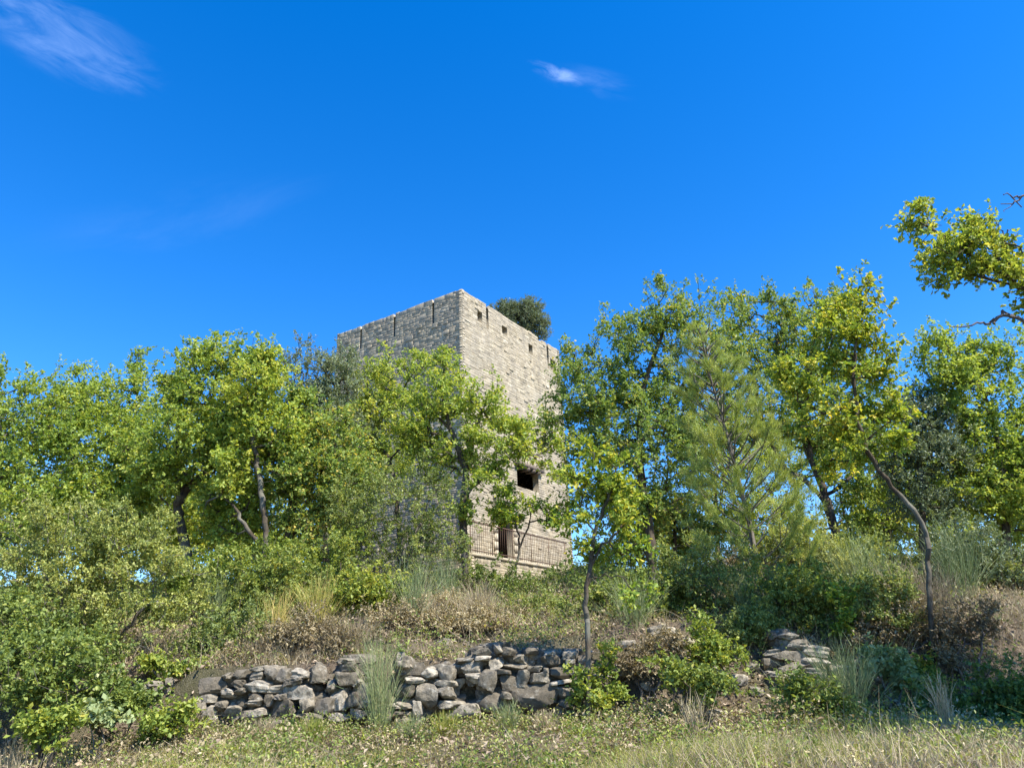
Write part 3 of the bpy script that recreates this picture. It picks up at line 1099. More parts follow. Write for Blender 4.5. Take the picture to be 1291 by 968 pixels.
tree('oak_tree', 'small leaning oak in front of the shaded tower face', 'tree', 'oak', [[('g', 505, 20), (502, 660, 20), (497, 605, 20), (487, 575, 20), (470, 545, 20), (466, 510, 20)], [(490, 582, 20), (510, 560, 20), (530, 545, 20)], [(470, 545, 20), (500, 500, 20)]], .10,
     [(488, 475, 34, 28, 20), (462, 520, 36, 34, 20), (515, 520, 36, 32, 20), (528, 468, 24, 24, 20), (500, 560, 30, 30, 20), (455, 570, 28, 30, 20)], 300, 7, tint=.66, dens=.8, group=OAKG)
tree('oak_tree', 'tall oak with dark straight trunk before the tower corner', 'tree', 'oak', [[('g', 588, 18), (586, 700, 18), (584, 650, 18), (587, 600, 18), (576, 560, 18), (562, 520, 18), (556, 480, 18)], [(587, 625, 18), (604, 605, 18), (622, 590, 18), (644, 574, 18)], [(585, 600, 18), (600, 540, 18), (615, 500, 18)], [(568, 540, 18), (540, 515, 18), (520, 500, 18)]], .17,
     [(560, 505, 44, 34, 18), (606, 512, 36, 28, 18), (645, 550, 40, 24, 17.7), (600, 568, 36, 26, 18), (550, 575, 42, 38, 18.2), (565, 462, 22, 18, 18), (620, 592, 24, 14, 17.6), (612, 606, 24, 12, 17.4), (640, 572, 26, 9, 17.4), (600, 640, 26, 13, 17.8), (690, 568, 22, 16, 17.6), (696, 600, 20, 12, 17.6), (655, 535, 30, 14, 17.6), (525, 530, 30, 30, 18)], 470, 8, tint=.62, dens=.85, group=OAKG)
tree('oak_tree', 'big deep green oak beside the sunny tower face', 'tree', 'oak_dark', [[('g', 824, 19), (822, 700, 19), (816, 650, 19), (808, 590, 19), (806, 530, 19), (820, 460, 19), (845, 400, 19)], [(810, 600, 19), (780, 560, 19), (750, 520, 19), (735, 470, 19)], [(808, 560, 19), (850, 500, 19), (885, 450, 19)]], .19,
     [(800, 470, 62, 48, 19), (752, 495, 52, 38, 18.8), (733, 446, 24, 24, 19), (850, 395, 36, 36, 19), (842, 360, 18, 18, 19), (795, 420, 46, 32, 19), (885, 440, 48, 54, 19), (708, 520, 26, 24, 18.6), (820, 560, 74, 48, 18.7), (745, 560, 40, 36, 18.6), (870, 520, 60, 60, 19.4), (840, 630, 60, 36, 19), (716, 480, 24, 28, 18.6), (706, 548, 26, 28, 18.6), (732, 605, 28, 30, 18.6), (775, 520, 50, 40, 19)], 980, 9, tint=.55, group=OAKG)
tree('oak_tree', 'spreading oak with twisted low limbs right of the pine', 'tree', 'oak_dark', [[('g', 1062, 20), (1056, 690, 20), (1048, 650, 20), (1038, 615, 20), (1020, 570, 20), (1012, 500, 20), (1025, 440, 20)], [(1046, 640, 20), (1015, 605, 20), (990, 590, 20), (965, 540, 20), (950, 470, 20)], [(1042, 625, 20), (1075, 600, 20), (1100, 560, 20)], [(1015, 540, 20), (985, 470, 20), (980, 420, 20)]], .2,
     [(932, 402, 32, 32, 20), (982, 388, 30, 26, 20), (1015, 425, 50, 42, 20), (960, 460, 46, 46, 20), (1000, 520, 56, 46, 20), (1060, 560, 50, 36, 20), (935, 530, 40, 40, 20), (1045, 388, 34, 30, 20.4), (1060, 480, 50, 46, 20.4), (1090, 610, 40, 28, 20)], 820, 10, tint=.56, group=OAKG)
tree('oak_tree', 'yellowing young oak leaning left on a long curved trunk', 'tree', 'oak_yellow', [[('g', 1175, 10.9), (1174, 790, 10.9), (1171, 720, 10.9), (1167, 670, 10.9), (1142, 635, 10.9), (1108, 592, 10.9), (1086, 545, 10.9), (1077, 490, 10.9), (1078, 440, 10.9), (1086, 390, 10.9)], [(1078, 500, 10.9), (1045, 520, 10.9), (1005, 505, 10.9)], [(1080, 460, 10.9), (1050, 430, 10.9)], [(1092, 560, 10.9), (1120, 530, 11)]], .055,
     [(1086, 375, 26, 28, 10.9), (1055, 415, 34, 30, 10.9), (1000, 475, 34, 20, 10.9), (1080, 455, 40, 36, 10.9), (1110, 510, 36, 22, 11), (1045, 535, 40, 20, 10.9), (1100, 425, 20, 22, 10.9), (1010, 500, 30, 16, 10.9), (1130, 520, 16, 12, 11), (1090, 560, 40, 18, 11), (1050, 590, 30, 14, 12)], 270, 11, tint=.52, dens=.8, lobed=True, rt=.005)
tree('holm_oak', 'dark grey evergreen oak behind the leaning yellow oak', 'tree', 'holm', [[('g', 1165, 17), (1163, 640, 17), (1160, 560, 17)]], .13,
     [(1155, 520, 38, 38, 17), (1178, 570, 40, 42, 17), (1135, 575, 34, 34, 17), (1165, 630, 40, 30, 17)], 400, 12, dens=.8, tint=.32)
tree('oak_tree', 'leafy oak with straight dark trunk at right frame edge', 'tree', 'oak', [[('g', 1272, 17), (1270, 680, 17), (1266, 610, 17), (1255, 540, 17), (1235, 480, 17)], [(1262, 580, 17), (1285, 530, 17), (1300, 480, 17)]], .13,
     [(1250, 555, 52, 48, 17), (1218, 500, 44, 42, 17), (1188, 440, 28, 26, 17), (1280, 455, 38, 34, 17), (1235, 615, 56, 36, 17), (1300, 560, 40, 60, 17), (1240, 450, 24, 22, 17), (1190, 480, 30, 36, 17), (1290, 640, 40, 36, 17)], 700, 13, tint=.52, group=OAKG)
tree('young_oak', 'thin young oak growing out of the end of the stone wall', 'tree', 'oak_yellow', [[('g', 744, 10.2), (741, 800, 10.2), (738, 765, 10.2), (744, 715, 10.2), (753, 660, 10.2), (768, 620, 10.2), (776, 590, 10.2)], [(745, 712, 10.2), (765, 680, 10.2), (790, 660, 10.2)], [(752, 672, 10.2), (735, 650, 10.2), (718, 640, 10.2)], [(742, 730, 10.2), (770, 725, 10.1), (800, 742, 10)]], .055,
     [(765, 598, 30, 24, 10.2), (742, 565, 16, 14, 10.2), (785, 645, 30, 22, 10.2), (728, 650, 22, 16, 10.2), (755, 690, 28, 16, 10.2), (802, 745, 24, 9, 9.9), (775, 615, 30, 20, 10.2), (725, 610, 18, 16, 10.2), (790, 690, 22, 14, 10.2)], 100, 14, tint=.5, dens=.75, lobed=True, rt=.004)
tree('young_oak', 'bare stemmed young oak standing before the terrace railing', 'tree', 'oak_yellow', [[('g', 648, 19), (650, 720, 19), (654, 690, 19), (652, 670, 19), (645, 640, 19)], [(654, 692, 19), (666, 664, 19), (670, 640, 19)]], .05,
     [(640, 640, 16, 9, 19), (664, 636, 22, 8, 19), (690, 640, 18, 8, 19), (650, 652, 26, 9, 19), (622, 650, 22, 12, 19), (700, 655, 22, 12, 19), (632, 622, 20, 14, 19), (715, 630, 16, 14, 19)], 120, 15, tint=.45, dens=.8, rt=.006)
# the near oak outside the frame whose limb reaches over the right edge
tree('oak_tree', 'near oak outside the frame reaching a leafy limb into the sky', 'tree', 'oak', [[(1440, 860, 8.6), (1440, 700, 8.6), (1430, 560, 8.6), (1420, 450, 8.8)], [(1425, 480, 8.8), (1350, 410, 9), (1291, 365, 9), (1250, 335, 9), (1205, 310, 9), (1170, 285, 9)], [(1320, 390, 9), (1270, 345, 9), (1240, 290, 9)], [(1420, 450, 8.8), (1440, 330, 8.2), (1470, 200, 7.4)], [(1300, 370, 9), (1240, 350, 9), (1200, 345, 9)]], .17,
     [(1172, 275, 30, 16, 9), (1198, 325, 34, 24, 9), (1198, 345, 26, 16, 9), (1235, 315, 46, 26, 9), (1280, 335, 40, 28, 9), (1275, 305, 30, 18, 9), (1225, 290, 30, 14, 9), (1300, 380, 20, 22, 9.2), (1160, 262, 14, 8, 9), (1255, 345, 34, 14, 9), (1172, 275, 30, 16, 9), (1198, 325, 34, 24, 9), (1198, 345, 26, 16, 9), (1235, 315, 46, 26, 9), (1280, 335, 40, 28, 9), (1275, 305, 30, 18, 9), (1225, 290, 30, 14, 9), (1300, 380, 20, 22, 9.2), (1160, 262, 14, 8, 9), (1255, 345, 34, 14, 9),
      (1450, 330, 70, 70, 8), (1520, 230, 100, 80, 7), (1540, 400, 90, 80, 8), (1640, 160, 140, 90, 6), (1400, 450, 70, 50, 8.5), (1680, 320, 140, 120, 6.5),
      ('w', 9.3, 5.4, 7.2, 1.8, 1.8, 1.3), ('w', 8.6, 6.9, 6.2, 1.3, 1.5, 1.0), ('w', 10.6, 6.2, 8.0, 2, 2, 1.4)], 1500, 16, tint=.66, dens=.68, lobed=True, rt=.005, lump=.4)
r16 = np.random.default_rng(61)


def dead_branch(name, label, pl, twigs, rb, seed):
    r = np.random.default_rng(seed)
    tr = [[P3(p) for p in pl]] + [[P3(p) for p in q] for q in twigs]
    pos, par, tips = grow(r, tr, np.zeros((0, 3)))
    tips = [i for i in range(len(pos)) if i not in set(par)]
    rad = radii(pos, par, tips, rb, .006)
    # taper along the length
    depth = np.zeros(len(pos))
    for i in range(1, len(pos)):
        depth[i] = depth[par[i]] + 1
    rad = np.maximum(rb * (1 - .85 * depth / max(depth.max(), 1)), .005)
    rad[len(rad) - sum(len(q) for q in twigs):] *= .8
    return pos, par, rad


near = [o for o in COL.objects if o.get('label', '').startswith('near oak')][0]
for pl, tw, rb, sd_ in ((((1400, 400, 9), (1340, 392, 9), (1300, 404, 9), (1270, 398, 9), (1252, 405, 9)), [[(1262, 400, 9), (1250, 406, 9), (1236, 408, 9), (1215, 410, 9), (1196, 411, 9)], [(1285, 401, 9), (1272, 396, 9), (1262, 392, 9)], [(1264, 400, 9), (1259, 393, 9)]], .035, 5),
                        (((1420, 260, 8.6), (1350, 244, 8.8), (1300, 248, 8.8), (1278, 248, 8.8), (1262, 246, 8.8)), [[(1290, 248, 8.8), (1276, 258, 8.8), (1266, 268, 8.8)], [(1278, 258, 8.8), (1262, 256, 8.8)], [(1276, 252, 8.8), (1286, 262, 8.8)]], .028, 6),
                        (((1275, 312, 9), (1266, 300, 9), (1258, 284, 9), (1255, 274, 9)), [[(1265, 298, 9), (1275, 290, 9), (1282, 288, 9)], [(1266, 302, 9), (1282, 298, 9)]], .016, 7)):
    pos, par, rad = dead_branch('dead_branch', '', pl, tw, rb, sd_)
    link('dead_branch', tubes_mesh('dead_branch', pos, par, rad, M['bark_dead'], near.location, 6), near)
# the evergreen on the tower's roof terrace
zr_abs = ZB + HT - 1.3
cr = hit(657, 404, C_top - n_r * 2.0, n_r)
broot = cr.copy(); broot[2] = zr_abs - .05
Yt = float(cr[1])


def top_tree():
    r = np.random.default_rng(77)
    T, info, bl = blobs_to_targets(r, [(655, 402, 31, 23, Yt), (676, 412, 19, 20, Yt), (638, 393, 19, 13, Yt), (660, 389, 25, 13, Yt)], 1500, .34, 0)
    tr = [[broot, cr + [0, 0, -.5], cr]]
    pos, par, tips = grow(r, tr, T)
    rad = radii(pos, par, tips, .12, .006)
    root = thing('holm_oak', 'round evergreen oak growing on top of the tower', 'tree', broot)
    link('trunk', tubes_mesh('trunk', pos, par, rad, M['bark'], broot, 6), root)
    od = unit(T - cr)
    c, ax, nor, L, W, t = foliage(r, T, od, info, 'holm', .9, .35, r.normal(0, .04, len(bl)), r.normal(0, .06, 800))
    link('crown', leaves_mesh('crown', c, ax, nor, L, W, t, M['holm'], broot), root)


top_tree()

# trees farther back on the hilltop
BACK = 'oaks on the hilltop behind'
tree('oak_tree', 'middle oak filling the leafy belt above the huge shrub', 'tree', 'oak', [[('g', 150, 21), (150, 680, 21), (146, 620, 21)]], .11,
     [(100, 625, 70, 44, 21), (180, 640, 60, 46, 21), (40, 650, 60, 40, 21), (230, 690, 40, 30, 21)], 330, 36, tint=.58, dens=.85, group=BACK)
tree('oak_tree', 'middle oak closing the belt behind the slender oak', 'tree', 'oak', [[('g', 305, 21), (300, 690, 21), (296, 640, 21)]], .10,
     [(280, 620, 56, 40, 21), (345, 625, 50, 44, 21), (310, 680, 60, 30, 21), (250, 660, 40, 36, 21)], 320, 37, tint=.66, dens=.85, group=BACK)
tree('oak_tree', 'small middle oak between the evergreen and the tower corner', 'tree', 'oak', [[('g', 455, 22), (455, 690, 22), (458, 640, 22)]], .09,
     [(450, 610, 34, 40, 22), (480, 590, 40, 34, 22), (430, 660, 34, 30, 22)], 190, 38, tint=.55, dens=.85, group=BACK)
tree('oak_tree', 'middle oak closing the belt between pine and deep green oak', 'tree', 'oak_dark', [[('g', 850, 21.5), (850, 690, 21.5), (852, 640, 21.5)]], .10,
     [(850, 650, 56, 40, 21.5), (800, 670, 44, 32, 21.5), (895, 670, 44, 34, 21.5), (770, 640, 30, 26, 21)], 300, 39, tint=.62, dens=.85, group=BACK)
tree('oak_tree', 'middle oak closing the belt behind the bent yellow oak', 'tree', 'oak', [[('g', 1120, 20.5), (1120, 690, 20.5), (1118, 640, 20.5)]], .10,
     [(1110, 640, 46, 36, 20.5), (1150, 600, 50, 40, 20.5), (1080, 670, 44, 28, 20.5), (1180, 660, 44, 34, 20.5), (1130, 540, 40, 36, 20.5)], 330, 40, tint=.6, dens=.85, group=BACK)
tree('oak_tree', 'back oak low in the gap behind the far left shrub', 'tree', 'oak_dark', [[('g', 60, 26), (60, 640, 26), (70, 590, 26)]], .15,
     [(40, 620, 90, 60, 26), (130, 640, 80, 50, 26), (20, 690, 60, 40, 25), (160, 700, 60, 36, 25)], 420, 31, tint=.5, group=BACK)
tree('oak_tree', 'sunlit back oak filling the gap between two dark trunks', 'tree', 'oak', [[('g', 300, 25), (300, 680, 25), (305, 620, 25)]], .14,
     [(280, 650, 60, 50, 25), (340, 650, 60, 55, 25), (230, 660, 50, 40, 25), (410, 690, 50, 40, 24), (310, 700, 60, 26, 24)], 420, 32, tint=.68, group=BACK)
tree('oak_tree', 'back oak seen through the pine needles', 'tree', 'oak', [[('g', 905, 25), (905, 680, 25), (900, 600, 25)]], .14,
     [(900, 620, 70, 56, 25), (960, 640, 50, 46, 25), (870, 560, 50, 40, 25), (940, 560, 60, 50, 25.5)], 400, 33, tint=.62, group=BACK)
tree('oak_tree', 'back oak behind the twisted limbs, sky below its leaves', 'tree', 'oak', [[('g', 1012, 24), (1012, 690, 24), (1006, 640, 24), (1000, 600, 24)]], .11,
     [(1010, 580, 60, 36, 24.5), (1100, 640, 60, 34, 25), (1080, 560, 60, 40, 25), (980, 640, 34, 26, 24)], 380, 34, tint=.6, group=BACK)
tree('oak_tree', 'back oak between the grey evergreen and the edge oak', 'tree', 'oak_dark', [[('g', 1225, 24), (1225, 680, 24), (1222, 600, 24)]], .13,
     [(1200, 600, 60, 46, 24), (1250, 660, 60, 30, 24), (1150, 660, 50, 30, 24), (1280, 600, 50, 50, 24)], 380, 35, tint=.55, group=BACK)

SCR = 'scrub along the hilltop'
for k, (sp, Y, bl, n, lab) in enumerate((
        ('oak', 24, [(20, 680, 60, 40), (90, 690, 50, 34), (-40, 640, 60, 60)], 300, 'low hilltop oak scrub closing the gap at far left'),
        ('oak', 23, [(210, 690, 50, 34), (260, 640, 40, 40), (180, 650, 40, 40)], 300, 'hilltop oak scrub behind the curved forked trunk'),
        ('oak', 24, [(320, 690, 44, 30), (390, 700, 44, 30), (430, 660, 40, 40)], 280, 'hilltop oak scrub behind the slender twin stems'),
        ('oak_dark', 24, [(780, 690, 40, 34), (840, 690, 50, 34), (800, 640, 40, 30)], 280, 'hilltop oak scrub behind the deep green oak trunk'),
        ('oak', 24, [(900, 690, 60, 34), (980, 690, 50, 34)], 260, 'hilltop oak scrub behind the lower pine'),
        ('oak', 25, [(1090, 690, 50, 28), (1150, 690, 50, 34), (1120, 620, 50, 40)], 280, 'hilltop oak scrub behind the curve of the leaning trunk'),
        ('oak_dark', 23, [(1220, 670, 50, 36), (1290, 680, 50, 40), (1320, 620, 50, 60)], 300, 'hilltop oak scrub closing the gap at the right edge'))):
    pxm = sum(b_[0] for b_ in bl) / len(bl)
    tree('oak_scrub', lab, 'shrub', sp, [[('g', pxm, Y), (pxm, 690, Y)]], .08, [(*b_, Y) for b_ in bl], n, 500 + k, tint=.6, dens=.8, group=SCR)

# ------------------------------------------------------------------ the young pine


def pine():
    r = np.random.default_rng(50)
    Yp = 13.6
    tr = [P3(p) for p in (('g', 966, Yp), (958, 730, Yp), (945, 660, Yp), (930, 600, Yp), (917, 550, Yp), (905, 510, Yp), (893, 465, Yp), (884, 420, Yp))]
    base = tr[0]
    tr = np.array(tr)
    seg = np.r_[0, np.cumsum(np.linalg.norm(np.diff(tr, axis=0), axis=1))]
    H = seg[-1]
    pos, par = [tr[0]], [-1]
    last = 0
    trunk_i = [0]
    for s in np.arange(.15, H, .15):
        q = np.array([np.interp(s, seg, tr[:, k]) for k in range(3)])
        pos.append(q); par.append(last); last = len(pos) - 1
        trunk_i.append(last)
    needles_at, needles_dir = [], []
    s = H * .10
    while s < H - .08:
        f = s / H
        c = np.array([np.interp(s, seg, tr[:, k]) for k in range(3)])
        ti = trunk_i[min(int(s / .15), len(trunk_i) - 1)]
        nb_ = r.integers(4, 7)
        a0 = r.uniform(0, 6.28)
        for k in range(nb_):
            a = a0 + k * 6.28 / nb_ + r.normal(0, .25)
            L = (1.75 * (1 - f) ** .75 * (.55 + .45 * min(1, f / .25)) + .22) * r.uniform(.65, 1.15)
            d = np.array([math.cos(a), math.sin(a), .45 + .5 * f])
            d /= np.linalg.norm(d)
            lastb = ti
            p = pos[ti].copy()
            n = max(2, int(L / .12))
            for m_ in range(n):
                d = d + np.array([0, 0, .035]) + r.normal(0, .05, 3)
                d /= np.linalg.norm(d)
                p = p + d * L / n
                pos.append(p.copy()); par.append(lastb); lastb = len(pos) - 1
                if m_ > n * .62:
                    needles_at.append(p.copy()); needles_dir.append(d.copy())
                if m_ > n * .3 and r.random() < .5:
                    sd_ = d + r.normal(0, .6, 3) + np.array([0, 0, .25]); sd_ /= np.linalg.norm(sd_)
                    l2 = lastb; p2 = p.copy()
                    for _ in range(max(2, int(L * .35 / .1))):
                        p2 = p2 + sd_ * .1
                        pos.append(p2.copy()); par.append(l2); l2 = len(pos) - 1
                    needles_at.append(p2.copy()); needles_dir.append(sd_.copy())
        s += .30 * (1 - .45 * f) * r.uniform(.8, 1.2)
    needles_at.append(tr[-1]); needles_dir.append(np.array([0, 0, 1.0]))
    pos = np.array(pos)
    depth = np.zeros(len(pos)); rad = np.zeros(len(pos))
    rad[trunk_i] = np.interp(np.arange(len(trunk_i)) / len(trunk_i), [0, 1], [.06, .008])
    ts = set(trunk_i)
    for i in range(len(pos)):
        if i not in ts:
            rad[i] = max((.016 if par[i] in ts else rad[par[i]]) * .88, .0035)
    root = thing('young_pine', 'feathery young pine with thin leaning trunk amid the oaks', 'tree', base)
    link('trunk', tubes_mesh('trunk', pos, par, rad, M['bark_pale'], base, 6), root)
    A, D = np.array(needles_at), np.array(needles_dir)
    K = 74
    N = len(A) * K
    ii = np.repeat(np.arange(len(A)), K)
    dirs = unit(unit(r.normal(size=(N, 3))) * .85 + D[ii] * 1.0 + np.array([0, 0, .12]))
    L = r.uniform(.09, .17, N)
    org = A[ii] + r.normal(0, .03, (N, 3)) - D[ii] * r.uniform(0, .1, (N, 1))
    sd_ = unit(np.cross(dirs, r.normal(size=(N, 3)))) * .0042
    v = np.stack([org - sd_, org + sd_, org + dirs * L[:, None]], 1).reshape(-1, 3) - base
    t = .5 + r.normal(0, .10, len(A))[ii] + r.normal(0, .12, N)
    COUNT['leaf'] += N
    link('crown', mesh_np('crown', v, np.arange(N * 3), np.arange(N) * 3, M['pine'], np.clip(t, 0, 1)), root)


pine()

# ------------------------------------------------------------------ shrubs


def shrub(name, label, sp, Y, blobs, n, seed, dens=1.0, tint=.5, group=None, rb=.03, stems=3, cat='shrub', lump=.5, lobed=False, part='foliage'):
    r = np.random.default_rng(seed)
    bl_ = [(b_[0], b_[1], b_[2], b_[3], b_[4] if len(b_) > 4 else Y) for b_ in blobs]
    px = np.mean([b_[0] for b_ in bl_])
    base = gpt(px, Y); base[2] -= .05
    T, info, bl = blobs_to_targets(r, bl_, n, lump, .24)
    gz = ground(T[:, 0], T[:, 1]) + .04
    ok = T[:, 2] > gz - .25
    T, info = T[ok], info[ok]
    T[:, 2] = np.maximum(T[:, 2], gz[ok])
    cen = T.mean(0)
    trunks = [[base, base * .4 + cen * .6]]
    for k in range(stems - 1):
        c = bl[k % len(bl)][0]
        trunks.append([base + [0, 0, .05], base * .5 + c * .5 + r.normal(0, .06, 3), base * .1 + c * .9])
    pos, par, tips = grow(r, trunks, T, .12, .12)
    rad = radii(pos, par, tips, rb, .0035)
    root = thing(name, label, cat, base, group)
    link('stem', tubes_mesh('stem', pos, par, rad, M[SPEC[sp][6]], base, 5), root)
    bc = np.stack([b_[0] for b_ in bl])
    od = unit(T - bc[info[:, 0]] + np.array([0, 0, .1]))
    c, ax, nor, L, W, t = foliage(r, T, od, info, sp, dens, tint, r.normal(0, .05, len(bl)), r.normal(0, .09, (len(bl) + 1) * 100))
    keep = c[:, 2] > ground(c[:, 0], c[:, 1]) + .01
    COUNT['leaf'] += int(keep.sum())
    link(part, leaves_mesh(part, c[keep], ax[keep], nor[keep], L[keep], W[keep], t[keep], M[SPEC[sp][0]], base, lobed), root)
    return root


def ribbons(r, base, dirs, H, W, bend, tint, material, name, origin, nseg=4, flat=False):
    """thin stems or blades, each a tapering curved strip"""
    N = len(base)
    s = np.linspace(0, 1, nseg + 1)
    side = unit(np.cross(dirs, r.normal(size=(N, 3))))
    hb = unit(np.c_[dirs[:, :2] + r.normal(0, .3, (N, 2)), np.zeros(N)])
    c = base[:, None] + dirs[:, None] * (H[:, None] * s)[..., None] + hb[:, None] * ((bend * H)[:, None] * s ** 2)[..., None] - np.array([0, 0, 1.0]) * ((np.abs(bend) * .5 * H)[:, None] * s ** 3)[..., None]
    w = (W[:, None] * (1 - .85 * s))[..., None] * side[:, None] * .5
    v = np.stack([c - w, c + w], 2).reshape(-1, 3)
    k = np.arange(N)[:, None] * (2 * (nseg + 1))
    f = np.concatenate([k + [2 * i, 2 * i + 1, 2 * i + 3, 2 * i + 2] for i in range(nseg)], 1).reshape(-1, 4)
    return mesh_np(name, v - np.asarray(origin), f, np.arange(len(f)) * 4, material, np.clip(np.repeat(tint, nseg), 0, 1))


def broom(name, label, px, Y, hpx, wpx, n, seed, m_='broom', tint=.5, spread=.45, group=None, cat='shrub', lean=0.0, W=.006):
    r = np.random.default_rng(seed)
    b_ = gpt(px, Y)
    s = 1 / ppm(b_)
    H, R = hpx * s, wpx * s / 2
    a = r.uniform(0, 6.28, n); q = r.random(n) ** .5
    base = b_ + np.c_[np.cos(a) * q * R * .3, np.sin(a) * q * R * .3, np.zeros(n)]
    base[:, 2] = ground(base[:, 0], base[:, 1]) - .02
    tilt = np.abs(r.normal(0, spread, n)) * (.3 + q)
    d = unit(np.c_[np.cos(a) * tilt + lean, np.sin(a) * tilt, np.ones(n)])
    h = H * r.uniform(.45, 1.1, n)
    # side shoots off the main stems, as broom has
    k = n * 3
    i = r.integers(n, size=k)
    f = r.uniform(.25, .8, k)
    b2 = base[i] + d[i] * (h[i] * f)[:, None]
    d2 = unit(d[i] + r.normal(0, .22, (k, 3)))
    h2 = h[i] * (1 - f) * r.uniform(.5, 1.0, k)
    B = np.concatenate([base, b2]); D = np.concatenate([d, d2]); Hh = np.concatenate([h, h2])
    root = thing(name, label, cat, b_, group)
    N = len(B)
    me = ribbons(r, B, D, Hh, np.full(N, W) * r.uniform(.7, 1.3, N), r.normal(.10, .1, N), tint + r.normal(0, .17, N), M[m_], 'stems', b_)
    link('stems', me, root)
    return root


# evergreen shrubs in front of the trees
shrub('evergreen_shrub', 'huge yellow green evergreen shrub left of the stone wall', 'kermes', 12.2,
      [(100, 680, 75, 32), (45, 700, 45, 30), (160, 690, 55, 36), (60, 745, 60, 34, 11.9), (130, 740, 70, 36, 11.9), (205, 740, 42, 40, 12), (165, 785, 60, 34, 12), (235, 775, 34, 30, 12), (95, 790, 60, 26, 12.3), (205, 690, 26, 30), (30, 760, 40, 30), (85, 655, 50, 18), (180, 660, 36, 20), (235, 710, 26, 30), (100, 715, 70, 34)], 1150, 201, dens=.62, tint=.66, rb=.06, stems=8, lump=.34)
shrub('evergreen_shrub', 'grey green evergreen shrub at the shaded tower foot', 'kermes', 15.5,
      [(510, 650, 58, 48), (455, 665, 38, 40), (545, 615, 30, 24), (500, 700, 70, 34), (560, 680, 24, 40), (430, 640, 22, 30), (485, 615, 26, 22)], 480, 202, dens=.8, tint=.38, rb=.05, stems=5)
shrub('green_shrub', 'glossy dark green shrub mound at bottom left corner', 'bush', 9.6,
      [(60, 850, 55, 34), (20, 830, 40, 40, 10.2), (105, 858, 38, 20), (25, 870, 36, 18), (80, 820, 40, 20, 10.2)], 330, 203, dens=.6, tint=.55, stems=5)
shrub('bright_shrub', 'lime yellow leafy shrub low in the bottom left grass', 'lime', 8.6,
      [(48, 920, 16, 10), (70, 908, 18, 9), (60, 932, 10, 9), (38, 912, 10, 7)], 70, 204, dens=.7, tint=.5)
shrub('fig_seedling', 'pale grey green sprout with soft leaves under the big shrub', 'pale', 9.9,
      [(125, 860, 14, 9), (140, 872, 12, 8), (118, 868, 8, 7)], 40, 205, tint=.55, rb=.012, cat='plant')
shrub('fig_seedling', 'pale small sprout below its twin beside dry grass', 'pale', 9.2,
      [(130, 905, 14, 6), (118, 898, 7, 4)], 26, 206, tint=.5, rb=.01, cat='plant')
shrub('bright_shrub', 'yellow green spiky leaved shrub at the wall left end', 'lime', 9.7,
      [(205, 915, 26, 14), (235, 905, 14, 12), (190, 930, 14, 10)], 80, 207, dens=.6, tint=.45)
shrub('bright_shrub', 'bright green leafy sapling on the open bank mid right', 'lime', 10.6,
      [(890, 800, 14, 26), (905, 825, 22, 14), (880, 840, 16, 12), (925, 826, 14, 8), (870, 800, 8, 12)], 110, 208, dens=.55, tint=.38)
shrub('green_shrub', 'low green tangle climbing the wall right end', 'lime', 10.2,
      [(735, 865, 14, 16), (765, 850, 12, 26), (750, 885, 22, 10), (780, 870, 12, 12)], 80, 209, dens=.6, tint=.36)
shrub('green_shrub', 'dark leafy thicket under the young oak crown', 'bush', 12.6,
      [(790, 770, 50, 30), (830, 760, 40, 40), (760, 760, 34, 26), (850, 790, 30, 24)], 300, 210, tint=0.52, stems=5)
shrub('green_shrub', 'mixed green thicket at the foot of the pine', 'kermes', 12.8,
      [(910, 740, 48, 34), (870, 720, 36, 34), (960, 745, 40, 30), (930, 775, 30, 16)], 320, 211, tint=0.55, dens=.8, stems=5)
shrub('green_shrub', 'rounded green shrub above the short wall fragment', 'bush', 11.8,
      [(1010, 770, 42, 36), (990, 745, 30, 24), (1035, 750, 24, 30), (1020, 795, 34, 12)], 300, 212, tint=0.62, stems=5)
shrub('young_oak', 'oak sprout with upright bright leaves beside the short wall', 'oak_yellow', 11.2,
      [(1058, 745, 8, 14), (1062, 775, 10, 18), (1072, 785, 12, 8), (1055, 800, 8, 12)], 36, 213, tint=.4, rb=.012, stems=2, lobed=True)
shrub('green_shrub', 'small grey leaved bush below the tall dry broom', 'pale', 10.4,
      [(1120, 850, 22, 22), (1105, 835, 14, 14), (1140, 865, 14, 12)], 90, 214, tint=.15, stems=4)
shrub('bright_shrub', 'fresh green bush at the foot of the leaning trunk', 'lime', 10.8,
      [(1160, 855, 16, 18), (1170, 875, 20, 12), (1148, 870, 12, 10)], 90, 215, tint=.28, stems=4)
shrub('green_shrub', 'shaded green clump on the dark bank right corner', 'bush', 9.6,
      [(1200, 900, 30, 16), (1235, 915, 26, 14), (1175, 885, 20, 14)], 150, 216, tint=.3, stems=4)
shrub('green_shrub', 'bright rounded shrub beside the grey one above the wall', 'lime', 13.0,
      [(470, 745, 30, 20), (450, 760, 24, 16), (490, 760, 16, 14)], 150, 217, tint=.5, stems=4)
shrub('green_shrub', 'leafy oak scrub between the dark trunks and the wall', 'oak_dark' if False else 'bush', 13.6,
      [(330, 735, 34, 26), (385, 730, 36, 30), (350, 765, 34, 16), (300, 760, 26, 18), (420, 720, 24, 30)], 320, 218, tint=.55, stems=5)
shrub('green_shrub', 'low green shrub in front of the terrace wall', 'bush', 16.5,
      [(620, 735, 26, 18), (655, 745, 24, 14), (595, 745, 20, 14)], 150, 219, tint=.4, stems=4)
shrub('green_shrub', 'spreading green shrub right below the tower terrace', 'bush', 16.0,
      [(700, 745, 40, 16), (735, 735, 26, 20), (665, 762, 34, 12)], 190, 220, tint=.36, stems=5)
